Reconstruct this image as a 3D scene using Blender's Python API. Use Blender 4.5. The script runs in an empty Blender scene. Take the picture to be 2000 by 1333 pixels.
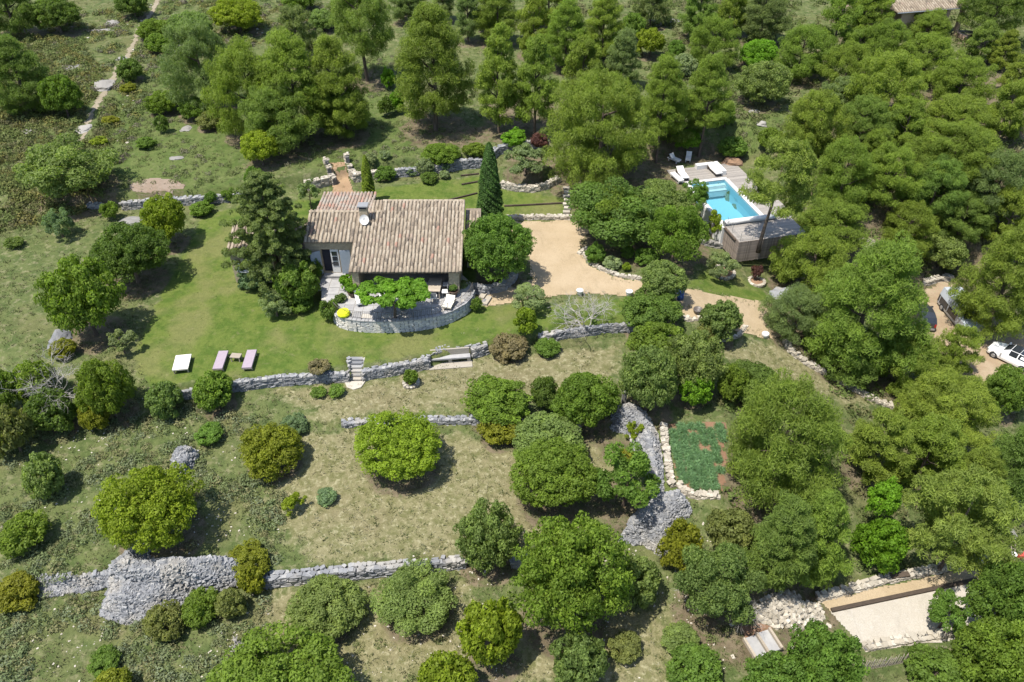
import bpy, bmesh, math, random
import numpy as np
from mathutils import Vector, Matrix
# ------------------------------------------------------------------ camera, sky, sun, exposure
scene = bpy.context.scene
CH, PITCH, FPX = 36.0, math.radians(38.5), 1555.0
SPI, CPI = math.sin(PITCH), math.cos(PITCH)
cam_d = bpy.data.cameras.new('camera'); cam_d.sensor_width = 36.0; cam_d.lens = 36.0 * FPX / 2000.0
cam_d.clip_start = 0.5; cam_d.clip_end = 6000.0
cam = bpy.data.objects.new('camera', cam_d); scene.collection.objects.link(cam)
cam.location = (0, 0, CH); cam.rotation_euler = (math.pi / 2 - PITCH, 0, 0)
scene.camera = cam
SHX, SHY = 0.35, 0.22                       # shadow offset in metres per metre of height
SUN_EL = math.atan2(1.0, math.hypot(SHX, SHY))
to_sun = Vector((-SHX, -SHY, 1)).normalized()
world = bpy.data.worlds.new('World'); scene.world = world; world.use_nodes = True
nt = world.node_tree; nt.nodes.clear()
sky = nt.nodes.new('ShaderNodeTexSky'); sky.sky_type = 'NISHITA'; sky.sun_disc = False
sky.sun_elevation = SUN_EL; sky.sun_rotation = math.atan2(to_sun.x, to_sun.y)
sky.air_density = 1.0; sky.dust_density = 1.0; sky.ozone_density = 1.0
bg = nt.nodes.new('ShaderNodeBackground'); bg.inputs['Strength'].default_value = 0.145
wo = nt.nodes.new('ShaderNodeOutputWorld')
nt.links.new(sky.outputs[0], bg.inputs['Color']); nt.links.new(bg.outputs[0], wo.inputs['Surface'])
sun_d = bpy.data.lights.new('sun', 'SUN'); sun_d.energy = 4.8; sun_d.angle = math.radians(0.53); sun_d.color = (1.0, 0.95, 0.87)
sun = bpy.data.objects.new('sun', sun_d); scene.collection.objects.link(sun)
sun.rotation_euler = to_sun.to_track_quat('Z', 'Y').to_euler(); sun.location = (-30, -20, 80)
scene.view_settings.view_transform = 'Standard'; scene.view_settings.look = 'None'
scene.view_settings.exposure = 0.80; scene.view_settings.gamma = 1.0
scene.cycles.max_bounces = 5; scene.cycles.transparent_max_bounces = 4
# ------------------------------------------------------------------ helpers
rng = np.random.default_rng(7); rnd = random.Random(11)
COL = scene.collection
def ray(u, v):
    x = (u - 1000) / FPX; y = -(v - 666.5) / FPX
    return x, CPI + y * SPI, -SPI + y * CPI
def PZ(u, v, z):
    d = ray(u, v); t = (z - CH) / d[2]
    return t * d[0], t * d[1], z
def pxm(x, y, z):                              # photo pixels per metre at a point
    return FPX / (y * CPI + (CH - z) * SPI)
def sm(a, b, x):
    t = np.clip((x - a) / (b - a), 0, 1); return t * t * (3 - 2 * t)
def sdist(poly, x, y):                         # signed distance to polygon, negative inside
    x = np.asarray(x, float); y = np.asarray(y, float)
    d = np.full(x.shape, 1e9); ins = np.zeros(x.shape, bool); n = len(poly)
    for i in range(n):
        ax, ay = poly[i][:2]; bx, by = poly[(i + 1) % n][:2]
        ex, ey = bx - ax, by - ay; wx, wy = x - ax, y - ay
        t = np.clip((wx * ex + wy * ey) / (ex * ex + ey * ey + 1e-12), 0, 1)
        d = np.minimum(d, np.hypot(wx - ex * t, wy - ey * t))
        c = ((ay <= y) & (by > y)) | ((by <= y) & (ay > y))
        with np.errstate(divide='ignore', invalid='ignore'):
            ins ^= c & (x < ax + (y - ay) * ex / (ey if ey else 1e-12))
    return np.where(ins, -d, d)
def link(o): COL.objects.link(o); return o
def tag(o, label=None, cat=None, group=None, kind=None):
    if label: o['label'] = label
    if cat: o['category'] = cat
    if group: o['group'] = group
    if kind: o['kind'] = kind
    return o
def thing(name, label, cat, loc=(0, 0, 0), rz=0, group=None):
    o = bpy.data.objects.new(name, None); o.empty_display_size = 0.3; link(o)
    o.location = loc; o.rotation_euler = (0, 0, rz)
    return tag(o, label, cat, group)
def obj(name, me, m=None, parent=None, loc=(0, 0, 0), rot=None, scale=None, world=False):
    if m is not None and not me.materials: me.materials.append(m)
    o = bpy.data.objects.new(name, me); link(o)
    if parent is not None:
        o.parent = parent
        if world: loc = Vector(loc) - parent.location
    o.location = loc
    if rot is not None: o.rotation_euler = rot
    if scale is not None: o.scale = scale
    return o
class MB:
    def __init__(s): s.v = []; s.f = []; s.t = []
    def add(s, vs, fs, tint=None):
        b = len(s.v); s.v += [tuple(p) for p in vs]; s.f += [tuple(i + b for i in f) for f in fs]
        s.t += [tint if tint is not None else rnd.random()] * len(fs); return s
    def box(s, c, d, rz=0, tint=None, M=None):
        x, y, z = d[0] / 2, d[1] / 2, d[2] / 2; ca, sa = math.cos(rz), math.sin(rz)
        vs = []
        for i in (-x, x):
            for j in (-y, y):
                for k in (-z, z):
                    p = (c[0] + i * ca - j * sa, c[1] + i * sa + j * ca, c[2] + k)
                    vs.append(M @ Vector(p) if M else p)
        return s.add(vs, [(0, 1, 3, 2), (4, 6, 7, 5), (0, 4, 5, 1), (2, 3, 7, 6), (0, 2, 6, 4), (1, 5, 7, 3)], tint)
    def tube(s, pts, rad, n=6, tint=None, cap=True):
        pts = [Vector(p) for p in pts]; vs = []; fs = []
        if not isinstance(rad, (list, tuple)): rad = [rad] * len(pts)
        for i, p in enumerate(pts):
            d = (pts[min(i + 1, len(pts) - 1)] - pts[max(i - 1, 0)])
            d = d.normalized() if d.length > 1e-9 else Vector((0, 0, 1))
            a = d.orthogonal().normalized() if abs(d.z) < .99 else Vector((1, 0, 0))
            if abs(d.z) < .99: a = d.cross(Vector((0, 0, 1))).normalized()
            b = d.cross(a)
            for k in range(n):
                an = 2 * math.pi * k / n
                vs.append(p + (a * math.cos(an) + b * math.sin(an)) * rad[i])
        for i in range(len(pts) - 1):
            for k in range(n):
                fs.append((i * n + k, i * n + (k + 1) % n, (i + 1) * n + (k + 1) % n, (i + 1) * n + k))
        if cap: fs += [tuple(range(n - 1, -1, -1)), tuple((len(pts) - 1) * n + k for k in range(n))]
        return s.add(vs, fs, tint)
    def prism(s, poly, z0, z1, tint=None):
        n = len(poly)
        a = sum(poly[i][0] * poly[(i + 1) % n][1] - poly[(i + 1) % n][0] * poly[i][1] for i in range(n))
        if a < 0: poly = poly[::-1]
        vs = [(p[0], p[1], z0) for p in poly] + [(p[0], p[1], z1) for p in poly]
        fs = [tuple(range(n - 1, -1, -1)), tuple(range(n, 2 * n))] + [(i, (i + 1) % n, n + (i + 1) % n, n + i) for i in range(n)]
        return s.add(vs, fs, tint)
    def lathe(s, prof, c=(0, 0, 0), n=12, tint=None, sx=1, sy=1):
        vs = []; fs = []
        for r, z in prof:
            for k in range(n):
                an = 2 * math.pi * k / n; vs.append((c[0] + r * sx * math.cos(an), c[1] + r * sy * math.sin(an), c[2] + z))
        for i in range(len(prof) - 1):
            for k in range(n): fs.append((i * n + k, i * n + (k + 1) % n, (i + 1) * n + (k + 1) % n, (i + 1) * n + k))
        fs += [tuple(range(n - 1, -1, -1)), tuple((len(prof) - 1) * n + k for k in range(n))]
        return s.add(vs, fs, tint)
    def mesh(s, name='m', smooth=False):
        me = bpy.data.meshes.new(name); me.from_pydata(s.v, [], s.f)
        a = me.attributes.new('tint', 'FLOAT', 'FACE'); a.data.foreach_set('value', np.array(s.t, np.float32))
        if smooth: me.shade_smooth()
        me.update(); return me
def tri_mesh(name, V, tint):                   # V (n,3,3), tint (n,)
    n = len(V); me = bpy.data.meshes.new(name)
    me.vertices.add(n * 3); me.vertices.foreach_set('co', np.ascontiguousarray(V, np.float32).ravel())
    me.loops.add(n * 3); me.loops.foreach_set('vertex_index', np.arange(n * 3, dtype=np.int32))
    me.polygons.add(n); me.polygons.foreach_set('loop_start', np.arange(0, n * 3, 3, dtype=np.int32))
    a = me.attributes.new('tint', 'FLOAT', 'FACE'); a.data.foreach_set('value', np.asarray(tint, np.float32))
    me.update(calc_edges=True); return me
def poly_mesh(name, V, F, tint):               # V (n,3), F (m,4)
    me = bpy.data.meshes.new(name); m = len(F)
    me.vertices.add(len(V)); me.vertices.foreach_set('co', np.ascontiguousarray(V, np.float32).ravel())
    me.loops.add(m * 4); me.loops.foreach_set('vertex_index', np.ascontiguousarray(F, np.int32).ravel())
    me.polygons.add(m); me.polygons.foreach_set('loop_start', np.arange(0, m * 4, 4, dtype=np.int32))
    if tint is not None:
        a = me.attributes.new('tint', 'FLOAT', 'FACE'); a.data.foreach_set('value', np.asarray(tint, np.float32))
    me.update(calc_edges=True); return me
# ------------------------------------------------------------------ materials
class NT:
    def __init__(s, name):
        s.m = bpy.data.materials.new(name); s.m.use_nodes = True; s.t = s.m.node_tree; s.t.nodes.clear()
        s.out = s.n('ShaderNodeOutputMaterial')
    def n(s, typ, **k):
        nd = s.t.nodes.new(typ)
        for a, b in k.items(): setattr(nd, a, b)
        return nd
    def l(s, a, b): s.t.links.new(a, b)
    def val(s, sock, v):
        if hasattr(v, 'is_output') or isinstance(v, bpy.types.NodeSocket): s.l(v, sock)
        else: sock.default_value = v
    def mix(s, f, a, b, mode='MIX'):
        m = s.n('ShaderNodeMix', data_type='RGBA', blend_type=mode)
        s.val(m.inputs[0], f); s.val(m.inputs[6], a if not isinstance(a, tuple) else (*a, 1)[:4]); s.val(m.inputs[7], b if not isinstance(b, tuple) else (*b, 1)[:4])
        return m.outputs[2]
    def math(s, op, a, b=0.0, c=None, clamp=False):
        m = s.n('ShaderNodeMath', operation=op, use_clamp=clamp); s.val(m.inputs[0], a); s.val(m.inputs[1], b)
        if c is not None: s.val(m.inputs[2], c)
        return m.outputs[0]
    def noise(s, scale, detail=3, rough=.55, coord='pos', dist=0.0, stretch=None):
        t = s.n('ShaderNodeTexNoise'); t.inputs['Scale'].default_value = scale; t.inputs['Detail'].default_value = detail
        t.inputs['Roughness'].default_value = rough; t.inputs['Distortion'].default_value = dist
        s.l(s.coord(coord, stretch), t.inputs['Vector']); return t.outputs[0]
    def coord(s, c, stretch=None):
        o = s.n('ShaderNodeNewGeometry').outputs['Position'] if c == 'pos' else s.n('ShaderNodeTexCoord').outputs['Object']
        if stretch:
            mp = s.n('ShaderNodeMapping'); mp.inputs['Scale'].default_value = stretch[:3]
            if len(stretch) > 3: mp.inputs['Rotation'].default_value = (0, 0, stretch[3])
            s.l(o, mp.inputs[0]); o = mp.outputs[0]
        return o
    def ramp(s, f, *stops):
        r = s.n('ShaderNodeValToRGB'); e = r.color_ramp.elements
        while len(e) < len(stops): e.new(0.5)
        for i, (p, c) in enumerate(stops): e[i].position = p; e[i].color = (*c, 1) if len(c) == 3 else c
        s.val(r.inputs[0], f); return r.outputs[0]
    def sstep(s, f, a, b):
        m = s.n('ShaderNodeMapRange', interpolation_type='SMOOTHSTEP'); s.val(m.inputs[0], f)
        m.inputs[1].default_value = a; m.inputs[2].default_value = b; return m.outputs[0]
    def attr(s, name, out='Fac'): return s.n('ShaderNodeAttribute', attribute_name=name).outputs[out]
    def bsdf(s, col, rough=.8, spec=.3, bump=None, bstr=.4, bdist=.05, metal=0.0):
        b = s.n('ShaderNodeBsdfPrincipled'); s.val(b.inputs['Base Color'], col if not isinstance(col, tuple) else (*col, 1))
        s.val(b.inputs['Roughness'], rough); b.inputs['Specular IOR Level'].default_value = spec; b.inputs['Metallic'].default_value = metal
        if bump is not None:
            bp = s.n('ShaderNodeBump'); bp.inputs['Strength'].default_value = bstr; bp.inputs['Distance'].default_value = bdist
            s.l(bump, bp.inputs['Height']); s.l(bp.outputs[0], b.inputs['Normal'])
        return b.outputs[0]
    def done(s, sh): s.l(sh, s.out.inputs['Surface']); return s.m
def simple(name, c1, c2=None, scale=3.0, rough=.75, spec=.3, bump=.0, metal=0.0, stretch=None, tint=0.0, detail=4):
    k = NT(name); c2 = c2 or tuple(x * .8 for x in c1); c1 = tuple(x * ALB for x in c1); c2 = tuple(x * ALB for x in c2)
    nz = k.noise(scale, detail, .6, 'obj', 0, stretch)
    col = k.mix(k.sstep(nz, .3, .7), c1, c2)
    if tint:
        t = k.math('MULTIPLY_ADD', k.attr('tint'), tint, 1 - tint / 2)
        col = k.mix(1.0, col, t, 'MULTIPLY')
    return k.done(k.bsdf(col, rough, spec, nz if bump else None, bump, .03, metal))
M = {}; ALB = .80
def leaf_material():
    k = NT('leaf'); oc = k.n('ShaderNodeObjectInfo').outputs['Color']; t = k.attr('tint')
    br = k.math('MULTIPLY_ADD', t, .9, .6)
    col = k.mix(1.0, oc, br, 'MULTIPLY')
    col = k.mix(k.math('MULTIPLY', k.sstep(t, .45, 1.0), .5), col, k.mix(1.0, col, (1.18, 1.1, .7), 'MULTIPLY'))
    b = k.n('ShaderNodeBsdfPrincipled'); k.l(col, b.inputs['Base Color']); b.inputs['Roughness'].default_value = .62; b.inputs['Specular IOR Level'].default_value = .22
    tr = k.n('ShaderNodeBsdfTranslucent'); k.l(k.mix(1.0, col, (1.35, 1.5, .6), 'MULTIPLY'), tr.inputs[0])
    mx = k.n('ShaderNodeMixShader'); mx.inputs[0].default_value = .46; k.l(b.outputs[0], mx.inputs[1]); k.l(tr.outputs[0], mx.inputs[2])
    return k.done(mx.outputs[0])
M['leaf'] = leaf_material()
M['bark'] = simple('bark', (.17, .13, .10), (.09, .07, .055), 6, .9, .1, .5)
M['deadwood'] = simple('deadwood', (.46, .43, .39), (.30, .28, .25), 5, .9, .1, .3)
def stone_mat(name, a, b, c, stain, amt):
    k = NT(name); t = k.attr('tint'); a, b, c = (tuple(x * ALB for x in q) for q in (a, b, c))
    col = k.ramp(t, (0.0, a), (.55, b), (1.0, c))
    nz = k.noise(9, 5, .65, 'pos'); big = k.noise(.6, 2, .5, 'pos')
    col = k.mix(k.math('MULTIPLY', k.sstep(nz, .45, .75), .35), col, (.16, .155, .15))
    col = k.mix(k.math('MULTIPLY', k.sstep(big, .48, .66), amt), col, stain)
    return k.done(k.bsdf(col, .9, .2, nz, .5, .04))
M['grey_stone'] = stone_mat('grey_stone', (.175, .18, .19), (.26, .265, .275), (.37, .365, .35), (.37, .33, .26), .35)
M['pale_stone'] = stone_mat('pale_stone', (.31, .275, .215), (.43, .385, .31), (.55, .505, .42), (.30, .28, .245), .3)
M['rock'] = stone_mat('rock', (.22, .21, .19), (.28, .265, .24), (.37, .35, .315), (.26, .25, .24), .4)
M['core'] = simple('wall_core', (.20, .195, .19), (.14, .135, .13), 7, .95, .1, .5)
def tile_mat():
    k = NT('roof_tile'); t = k.attr('tint')
    col = k.ramp(t, (0, (.115, .095, .074)), (.25, (.195, .156, .114)), (.5, (.255, .208, .152)), (.72, (.31, .262, .198)), (.88, (.235, .172, .132)), (1.0, (.28, .155, .112)))
    nz = k.noise(5, 4, .65, 'pos'); lich = k.noise(14, 3, .6, 'pos')
    col = k.mix(k.math('MULTIPLY', k.sstep(nz, .45, .75), .45), col, (.25, .20, .16))
    col = k.mix(k.math('MULTIPLY', k.sstep(lich, .6, .75), .35), col, (.55, .50, .40))
    return k.done(k.bsdf(col, .85, .2, nz, .4, .02))
M['tile'] = tile_mat()
def redtile_mat():
    k = NT('weathered_red_tile'); t = k.attr('tint')
    col = k.ramp(t, (0, (.18, .145, .115)), (.4, (.25, .19, .15)), (.7, (.29, .175, .13)), (1.0, (.34, .165, .12)))
    nz = k.noise(1.1, 4, .65, 'pos')
    col = k.mix(k.sstep(nz, .42, .62), col, (.27, .24, .20))
    return k.done(k.bsdf(col, .85, .2, nz, .4, .02))
M['redtile'] = redtile_mat()
def masonry(name, c1, c2, mort, sx=.34, sz=.15):
    k = NT(name); geo = k.n('ShaderNodeNewGeometry'); sep = k.n('ShaderNodeSeparateXYZ'); k.l(geo.outputs['Position'], sep.inputs[0])
    cmb = k.n('ShaderNodeCombineXYZ'); k.l(k.math('ADD', sep.outputs[0], sep.outputs[1]), cmb.inputs[0]); k.l(sep.outputs[2], cmb.inputs[1])
    nzv = k.noise(2.0, 2, .5, 'pos')
    off = k.n('ShaderNodeVectorMath', operation='ADD'); k.l(cmb.outputs[0], off.inputs[0])
    sc = k.n('ShaderNodeVectorMath', operation='SCALE'); sc.inputs['Scale'].default_value = .12
    cc = k.n('ShaderNodeCombineXYZ'); k.l(nzv, cc.inputs[0]); k.l(nzv, cc.inputs[1]); k.l(cc.outputs[0], sc.inputs[0]); k.l(sc.outputs[0], off.inputs[1])
    bt = k.n('ShaderNodeTexBrick'); k.l(off.outputs[0], bt.inputs['Vector'])
    bt.inputs['Color1'].default_value = (*c1, 1); bt.inputs['Color2'].default_value = (*c2, 1); bt.inputs['Mortar'].default_value = (*mort, 1)
    bt.inputs['Scale'].default_value = 1.0; bt.inputs['Brick Width'].default_value = sx; bt.inputs['Row Height'].default_value = sz
    bt.inputs['Mortar Size'].default_value = .018; bt.inputs['Mortar Smooth'].default_value = .4; bt.inputs['Bias'].default_value = 0.0
    nz = k.noise(8, 4, .65, 'pos')
    col = k.mix(k.math('MULTIPLY', k.sstep(nz, .4, .75), .35), bt.outputs['Color'], tuple(x * .55 for x in c1))
    h = k.math('ADD', k.math('MULTIPLY', bt.outputs['Fac'], -1.0), k.math('MULTIPLY', nz, .7))
    return k.done(k.bsdf(col, .9, .2, h, .7, .04))
M['house_wall'] = masonry('house_stone', (.40, .33, .23), (.31, .26, .185), (.37, .325, .24))
M['terrace_wall'] = masonry('terrace_stone', (.36, .37, .39), (.50, .48, .44), (.30, .29, .28), .3, .14)
M['render_wall'] = simple('peach_render', (.55, .40, .30), (.48, .35, .26), 1.5, .9, .1)
M['wood'] = simple('weathered_wood', (.44, .38, .30), (.33, .28, .22), 4, .8, .2, .2, stretch=(.6, 6, 6), tint=.35)
M['deck'] = simple('bleached_deck', (.35, .32, .285), (.28, .255, .23), 5, .8, .2, .2, stretch=(1, 5, 5), tint=.3)
M['dark_wood'] = simple('dark_wood', (.10, .075, .055), (.06, .045, .035), 5, .8, .2, .2, stretch=(1, 5, 5), tint=.4)
M['screen_wood'] = simple('screen_wood', (.33, .27, .225), (.22, .18, .15), 5, .85, .2, .2, tint=.6)
M['slab'] = simple('terrace_slab', (.36, .355, .345), (.29, .285, .285), 2.5, .85, .25, .2, tint=.25)
M['mortar'] = simple('mortar', (.50, .465, .41), (.42, .39, .34), 6, .9, .1)
M['white'] = simple('white_paint', (.70, .69, .67), (.65, .64, .62), 4, .5, .4)
M['cushion'] = simple('white_cushion', (.80, .78, .75), (.74, .72, .69), 5, .9, .1)
M['lilac'] = simple('lilac_cushion', (.37, .305, .345), (.33, .27, .31), 6, .9, .1)
M['cream'] = simple('cream_canvas', (.80, .76, .66), (.72, .68, .58), 5, .9, .1)
M['yellow'] = simple('lime_yellow_fabric', (.74, .78, .03), (.66, .70, .02), 5, .85, .2)
M['blue_grey'] = simple('blue_grey_paint', (.33, .38, .44), (.28, .33, .39), 3, .6, .3)
M['metal'] = simple('dark_iron', (.09, .085, .08), (.15, .12, .10), 8, .5, .5)
M['grey_metal'] = simple('galvanised', (.45, .46, .47), (.36, .37, .38), 8, .45, .5, 0, .6)
M['glass'] = simple('dark_glass', (.02, .024, .03), (.03, .034, .04), 2, .08, .6)
M['interior'] = simple('dark_interior', (.05, .048, .06), (.035, .035, .045), 2, .9, .1)
M['terracotta'] = simple('terracotta', (.42, .22, .13), (.32, .17, .10), 6, .85, .2)
M['brown_pot'] = simple('brown_glazed', (.12, .075, .05), (.08, .05, .035), 5, .4, .5)
M['rubber'] = simple('rubber', (.025, .025, .026), (.035, .035, .035), 10, .8, .2)
M['red_lamp'] = simple('red_lamp', (.45, .02, .02), (.35, .015, .015), 5, .25, .5)
M['blue'] = simple('blue_plastic', (.05, .12, .35), (.04, .1, .28), 5, .5, .4)
M['red'] = simple('red_plastic', (.55, .10, .07), (.45, .08, .06), 5, .5, .4)
def paint(name, c):
    k = NT(name); b = k.n('ShaderNodeBsdfPrincipled'); nz = k.noise(12, 3, .6, 'obj')
    k.l(k.mix(k.sstep(nz, .4, .8), c, tuple(x * .9 for x in c)), b.inputs['Base Color']); b.inputs['Roughness'].default_value = .3
    b.inputs['Coat Weight'].default_value = .6; b.inputs['Coat Roughness'].default_value = .06; return k.done(b.outputs[0])
M['car_white'] = paint('white_car_paint', (.78, .78, .77)); M['car_black'] = paint('black_car_paint', (.025, .027, .033)); M['car_silver'] = paint('silver_car_paint', (.38, .41, .44))
M['needles_soil'] = simple('soil', (.30, .19, .12), (.22, .14, .09), 3, .95, .1, .3)
# ------------------------------------------------------------------ terrain
def PL(z, *uv): return [PZ(u, v, z)[:2] for u, v in uv]
STEPS = [   # (front line of the retaining wall in plan, height)
    (PL(0.0, (170, 408), (300, 404), (475, 392), (600, 374), (690, 356), (780, 347), (935, 332), (977, 366), (1040, 376), (1092, 357), (1150, 352)), 1.0),
    (PL(0.0, (930, 432), (1000, 430), (1118, 430)), .35),
    (PL(-1.0, (330, 786), (420, 772), (540, 756), (690, 748), (830, 722), (950, 692), (1060, 670), (1150, 657), (1240, 650)), 1.0),
    (PL(-1.7, (665, 838), (750, 833), (930, 830), (1080, 840), (1200, 842)), .5),
    (PL(-3.1, (0, 1152), (205, 1160), (300, 1175), (490, 1160), (515, 1150), (700, 1133), (905, 1115), (1010, 1112), (1220, 1062)), .9)]
WALLT = .55
COURT_Z, PARK_Z, POOL_Z = -5.0, -6.3, 1.2
court_poly = PL(COURT_Z, (1618, 1198), (1915, 1138), (1945, 1240), (1690, 1272))
strip_poly = PL(COURT_Z + .25, (1600, 1176), (1900, 1108), (1925, 1134), (1622, 1196))
park_poly = PL(PARK_Z, (1775, 585), (1850, 545), (1905, 605), (2040, 660), (2060, 760), (1900, 745), (1800, 700))
PCX, PCY = 19.18, 64.08; E1 = (.972, .236); E2 = (.236, -.972)
def PW(a, b): return (PCX + E1[0] * a + E2[0] * b, PCY + E1[1] * a + E2[1] * b)
house_pad = [(-21.6, 52.2), (-3.4, 52.2), (-3.4, 57.5), (-16, 60), (-21.6, 57)]
PADS = [(PL(-1.0, (682, 750), (710, 748), (709, 712), (685, 714)), -1.05, .12), (house_pad, .1, 1.5), (court_poly, COURT_Z, 3.0), (strip_poly, COURT_Z + .25, 2.5), (park_poly, PARK_Z, 5.0),
        ([PW(-3.2, -3.2), PW(5.2, -3.2), PW(5.2, -9), PW(-3.5, -9)], POOL_Z - .05, 3.0),
        ([PW(-1.75, 4.4), PW(-1.75, -3.6), PW(1.75, -3.6), PW(1.75, 4.4)], -.8, .15)]
def terrain(x, y):
    z = .045 * np.maximum(0, y - 64) - .035 * np.maximum(0, 41 - y)
    z = z + 1.35 * sm(60, 70, y) * sm(6, 14, x)
    z = z - .25 * np.maximum(0, x - 14) * (1 - sm(54, 78, y)) * np.where(x < 60, 1, 60 / np.maximum(x, 1))
    for pl, h in STEPS:
        xs = [p[0] for p in pl]; ys = [p[1] for p in pl]
        o = np.argsort(xs); xs = np.array(xs)[o]; ys = np.array(ys)[o]
        yw = np.interp(x, xs, ys); over = np.maximum(0, np.maximum(xs[0] - x, x - xs[-1]))
        w = .3 + .9 * over
        z = z - h * (1 - sm(yw + .15 - over * .45, yw + .15 + w - over * .45, y)) if h != 1.0 or pl[0][1] < 50 else z + h * sm(yw + .15 - over * .45, yw + .15 + w - over * .45, y)
    z = z + .35                                   # undo the drive step below it: the lawn stays at zero
    z = z + .07 * np.sin(x * .55 + 1.3 * np.sin(y * .31)) * np.sin(y * .47 + .6) * (np.abs(y - 50) > 9) + .25 * np.sin(x * .11 + 2) * np.sin(y * .083) * sm(66, 85, y)
    for poly, pz, mar in PADS:
        f = 1 - sm(0, mar, np.maximum(0, sdist(poly, x, y))); z = z + (pz - z) * f
    return z
DX, DY, X0, X1, Y0, Y1 = .4, .25, -92.0, 92.0, 10.0, 150.0
gx = np.arange(X0, X1 + .01, DX); gy = np.arange(Y0, Y1 + .01, DY)
GX, GY = np.meshgrid(gx, gy); GZ = terrain(GX, GY)
GZl = GZ
def Hs(x, y):
    fx = min(max((x - X0) / DX, 0), len(gx) - 1.001); fy = min(max((y - Y0) / DY, 0), len(gy) - 1.001)
    i = int(fx); j = int(fy); a = fx - i; b = fy - j
    return float((GZl[j, i] * (1 - a) + GZl[j, i + 1] * a) * (1 - b) + (GZl[j + 1, i] * (1 - a) + GZl[j + 1, i + 1] * a) * b)
def Hv(x, y):
    fx = np.clip((np.asarray(x) - X0) / DX, 0, len(gx) - 1.001); fy = np.clip((np.asarray(y) - Y0) / DY, 0, len(gy) - 1.001)
    i = fx.astype(int); j = fy.astype(int); a = fx - i; b = fy - j
    return (GZ[j, i] * (1 - a) + GZ[j, i + 1] * a) * (1 - b) + (GZ[j + 1, i] * (1 - a) + GZ[j + 1, i + 1] * a) * b
def G(u, v, off=0.0):                              # where the sight line through a photo point meets the ground (or a height above it)
    d = ray(u, v); t = 16.0 / -d[2]
    while t < 400:
        x, y, z = t * d[0], t * d[1], CH + t * d[2]
        if z < Hs(x, y) + off: break
        t += .5
    a, b = t - .5, t
    for _ in range(14):
        m = (a + b) / 2
        if CH + m * d[2] < Hs(m * d[0], m * d[1]) + off: b = m
        else: a = m
    return Vector((b * d[0], b * d[1], CH + b * d[2]))
def GP(*uv): return [tuple(G(u, v)[:2]) for u, v in uv]
# ground colour zones (what grows or lies where)
Z_LAWN = [GP((262, 700), (300, 610), (345, 520), (395, 425), (480, 398), (600, 392), (720, 372), (930, 345), (985, 372), (1108, 388), (1112, 424), (940, 436), (925, 560), (945, 600), (1010, 592), (1090, 600), (1160, 580), (1240, 585), (1240, 640), (1060, 660), (950, 675), (830, 700), (690, 730), (480, 748), (290, 756))]
Z_LAWN += [GP((1340, 560), (1390, 520), (1480, 560), (1520, 590), (1440, 590))]
Z_MEADOW = [GP((230, 150), (330, 120), (460, 200), (480, 300), (470, 385), (250, 390), (210, 330)), GP((640, 130), (760, 110), (780, 240), (930, 280), (700, 340), (520, 330), (690, 230)), GP((1400, 190), (1510, 180), (1540, 260), (1460, 310), (1400, 260)), GP((1305, 830), (1325, 980), (1285, 980), (1290, 820))]
Z_DRY = [GP((560, 850), (700, 840), (1000, 860), (1190, 850), (1230, 880), (1200, 1000), (1000, 1080), (620, 1100), (520, 1000)), GP((520, 760), (700, 755), (960, 690), (1210, 680), (1200, 760), (900, 800), (640, 820)), GP((1380, 680), (1560, 660), (1720, 780), (1700, 800), (1500, 740)), GP((500, 1150), (900, 1140), (1010, 1240), (1300, 1170), (1300, 1333), (560, 1333))]
Z_BARE = [GP((780, 250), (860, 235), (960, 255), (940, 290), (800, 285)), GP((950, 200), (1080, 190), (1090, 270), (950, 260)), GP((1110, 300), (1280, 290), (1330, 340), (1320, 470), (1130, 480), (1110, 400)), GP((1000, 300), (1075, 300), (1090, 340), (985, 345)), GP((1580, 200), (1990, 140), (2000, 640), (1600, 560), (1570, 400)), GP((1560, 680), (1760, 800), (1790, 720), (1640, 640)), GP((1410, 1200), (1560, 1180), (1640, 1160), (1650, 1260), (1480, 1320), (1400, 1290)), GP((1230, 470), (1380, 470), (1390, 520), (1230, 530)), GP((1160, 850), (1235, 860), (1225, 890), (1170, 900)), GP((250, 370), (360, 352), (355, 372), (280, 385))]
def zmask(polys, soft):
    f = np.zeros(GX.shape)
    for p in polys:
        f = np.maximum(f, 1 - sm(-soft, soft, sdist(p, GX, GY)))
    return f
zc = np.stack([zmask(Z_LAWN, .9), zmask(Z_DRY, 2.2), zmask(Z_BARE, 1.6), np.ones(GX.shape)], -1)
zm = zmask(Z_MEADOW, 1.8)
def zone_at(x, y, c): 
    return (zc[..., c] if c < 3 else zm)[np.clip(((y - Y0) / DY).astype(int), 0, len(gy) - 1), np.clip(((x - X0) / DX).astype(int), 0, len(gx) - 1)]
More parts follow.
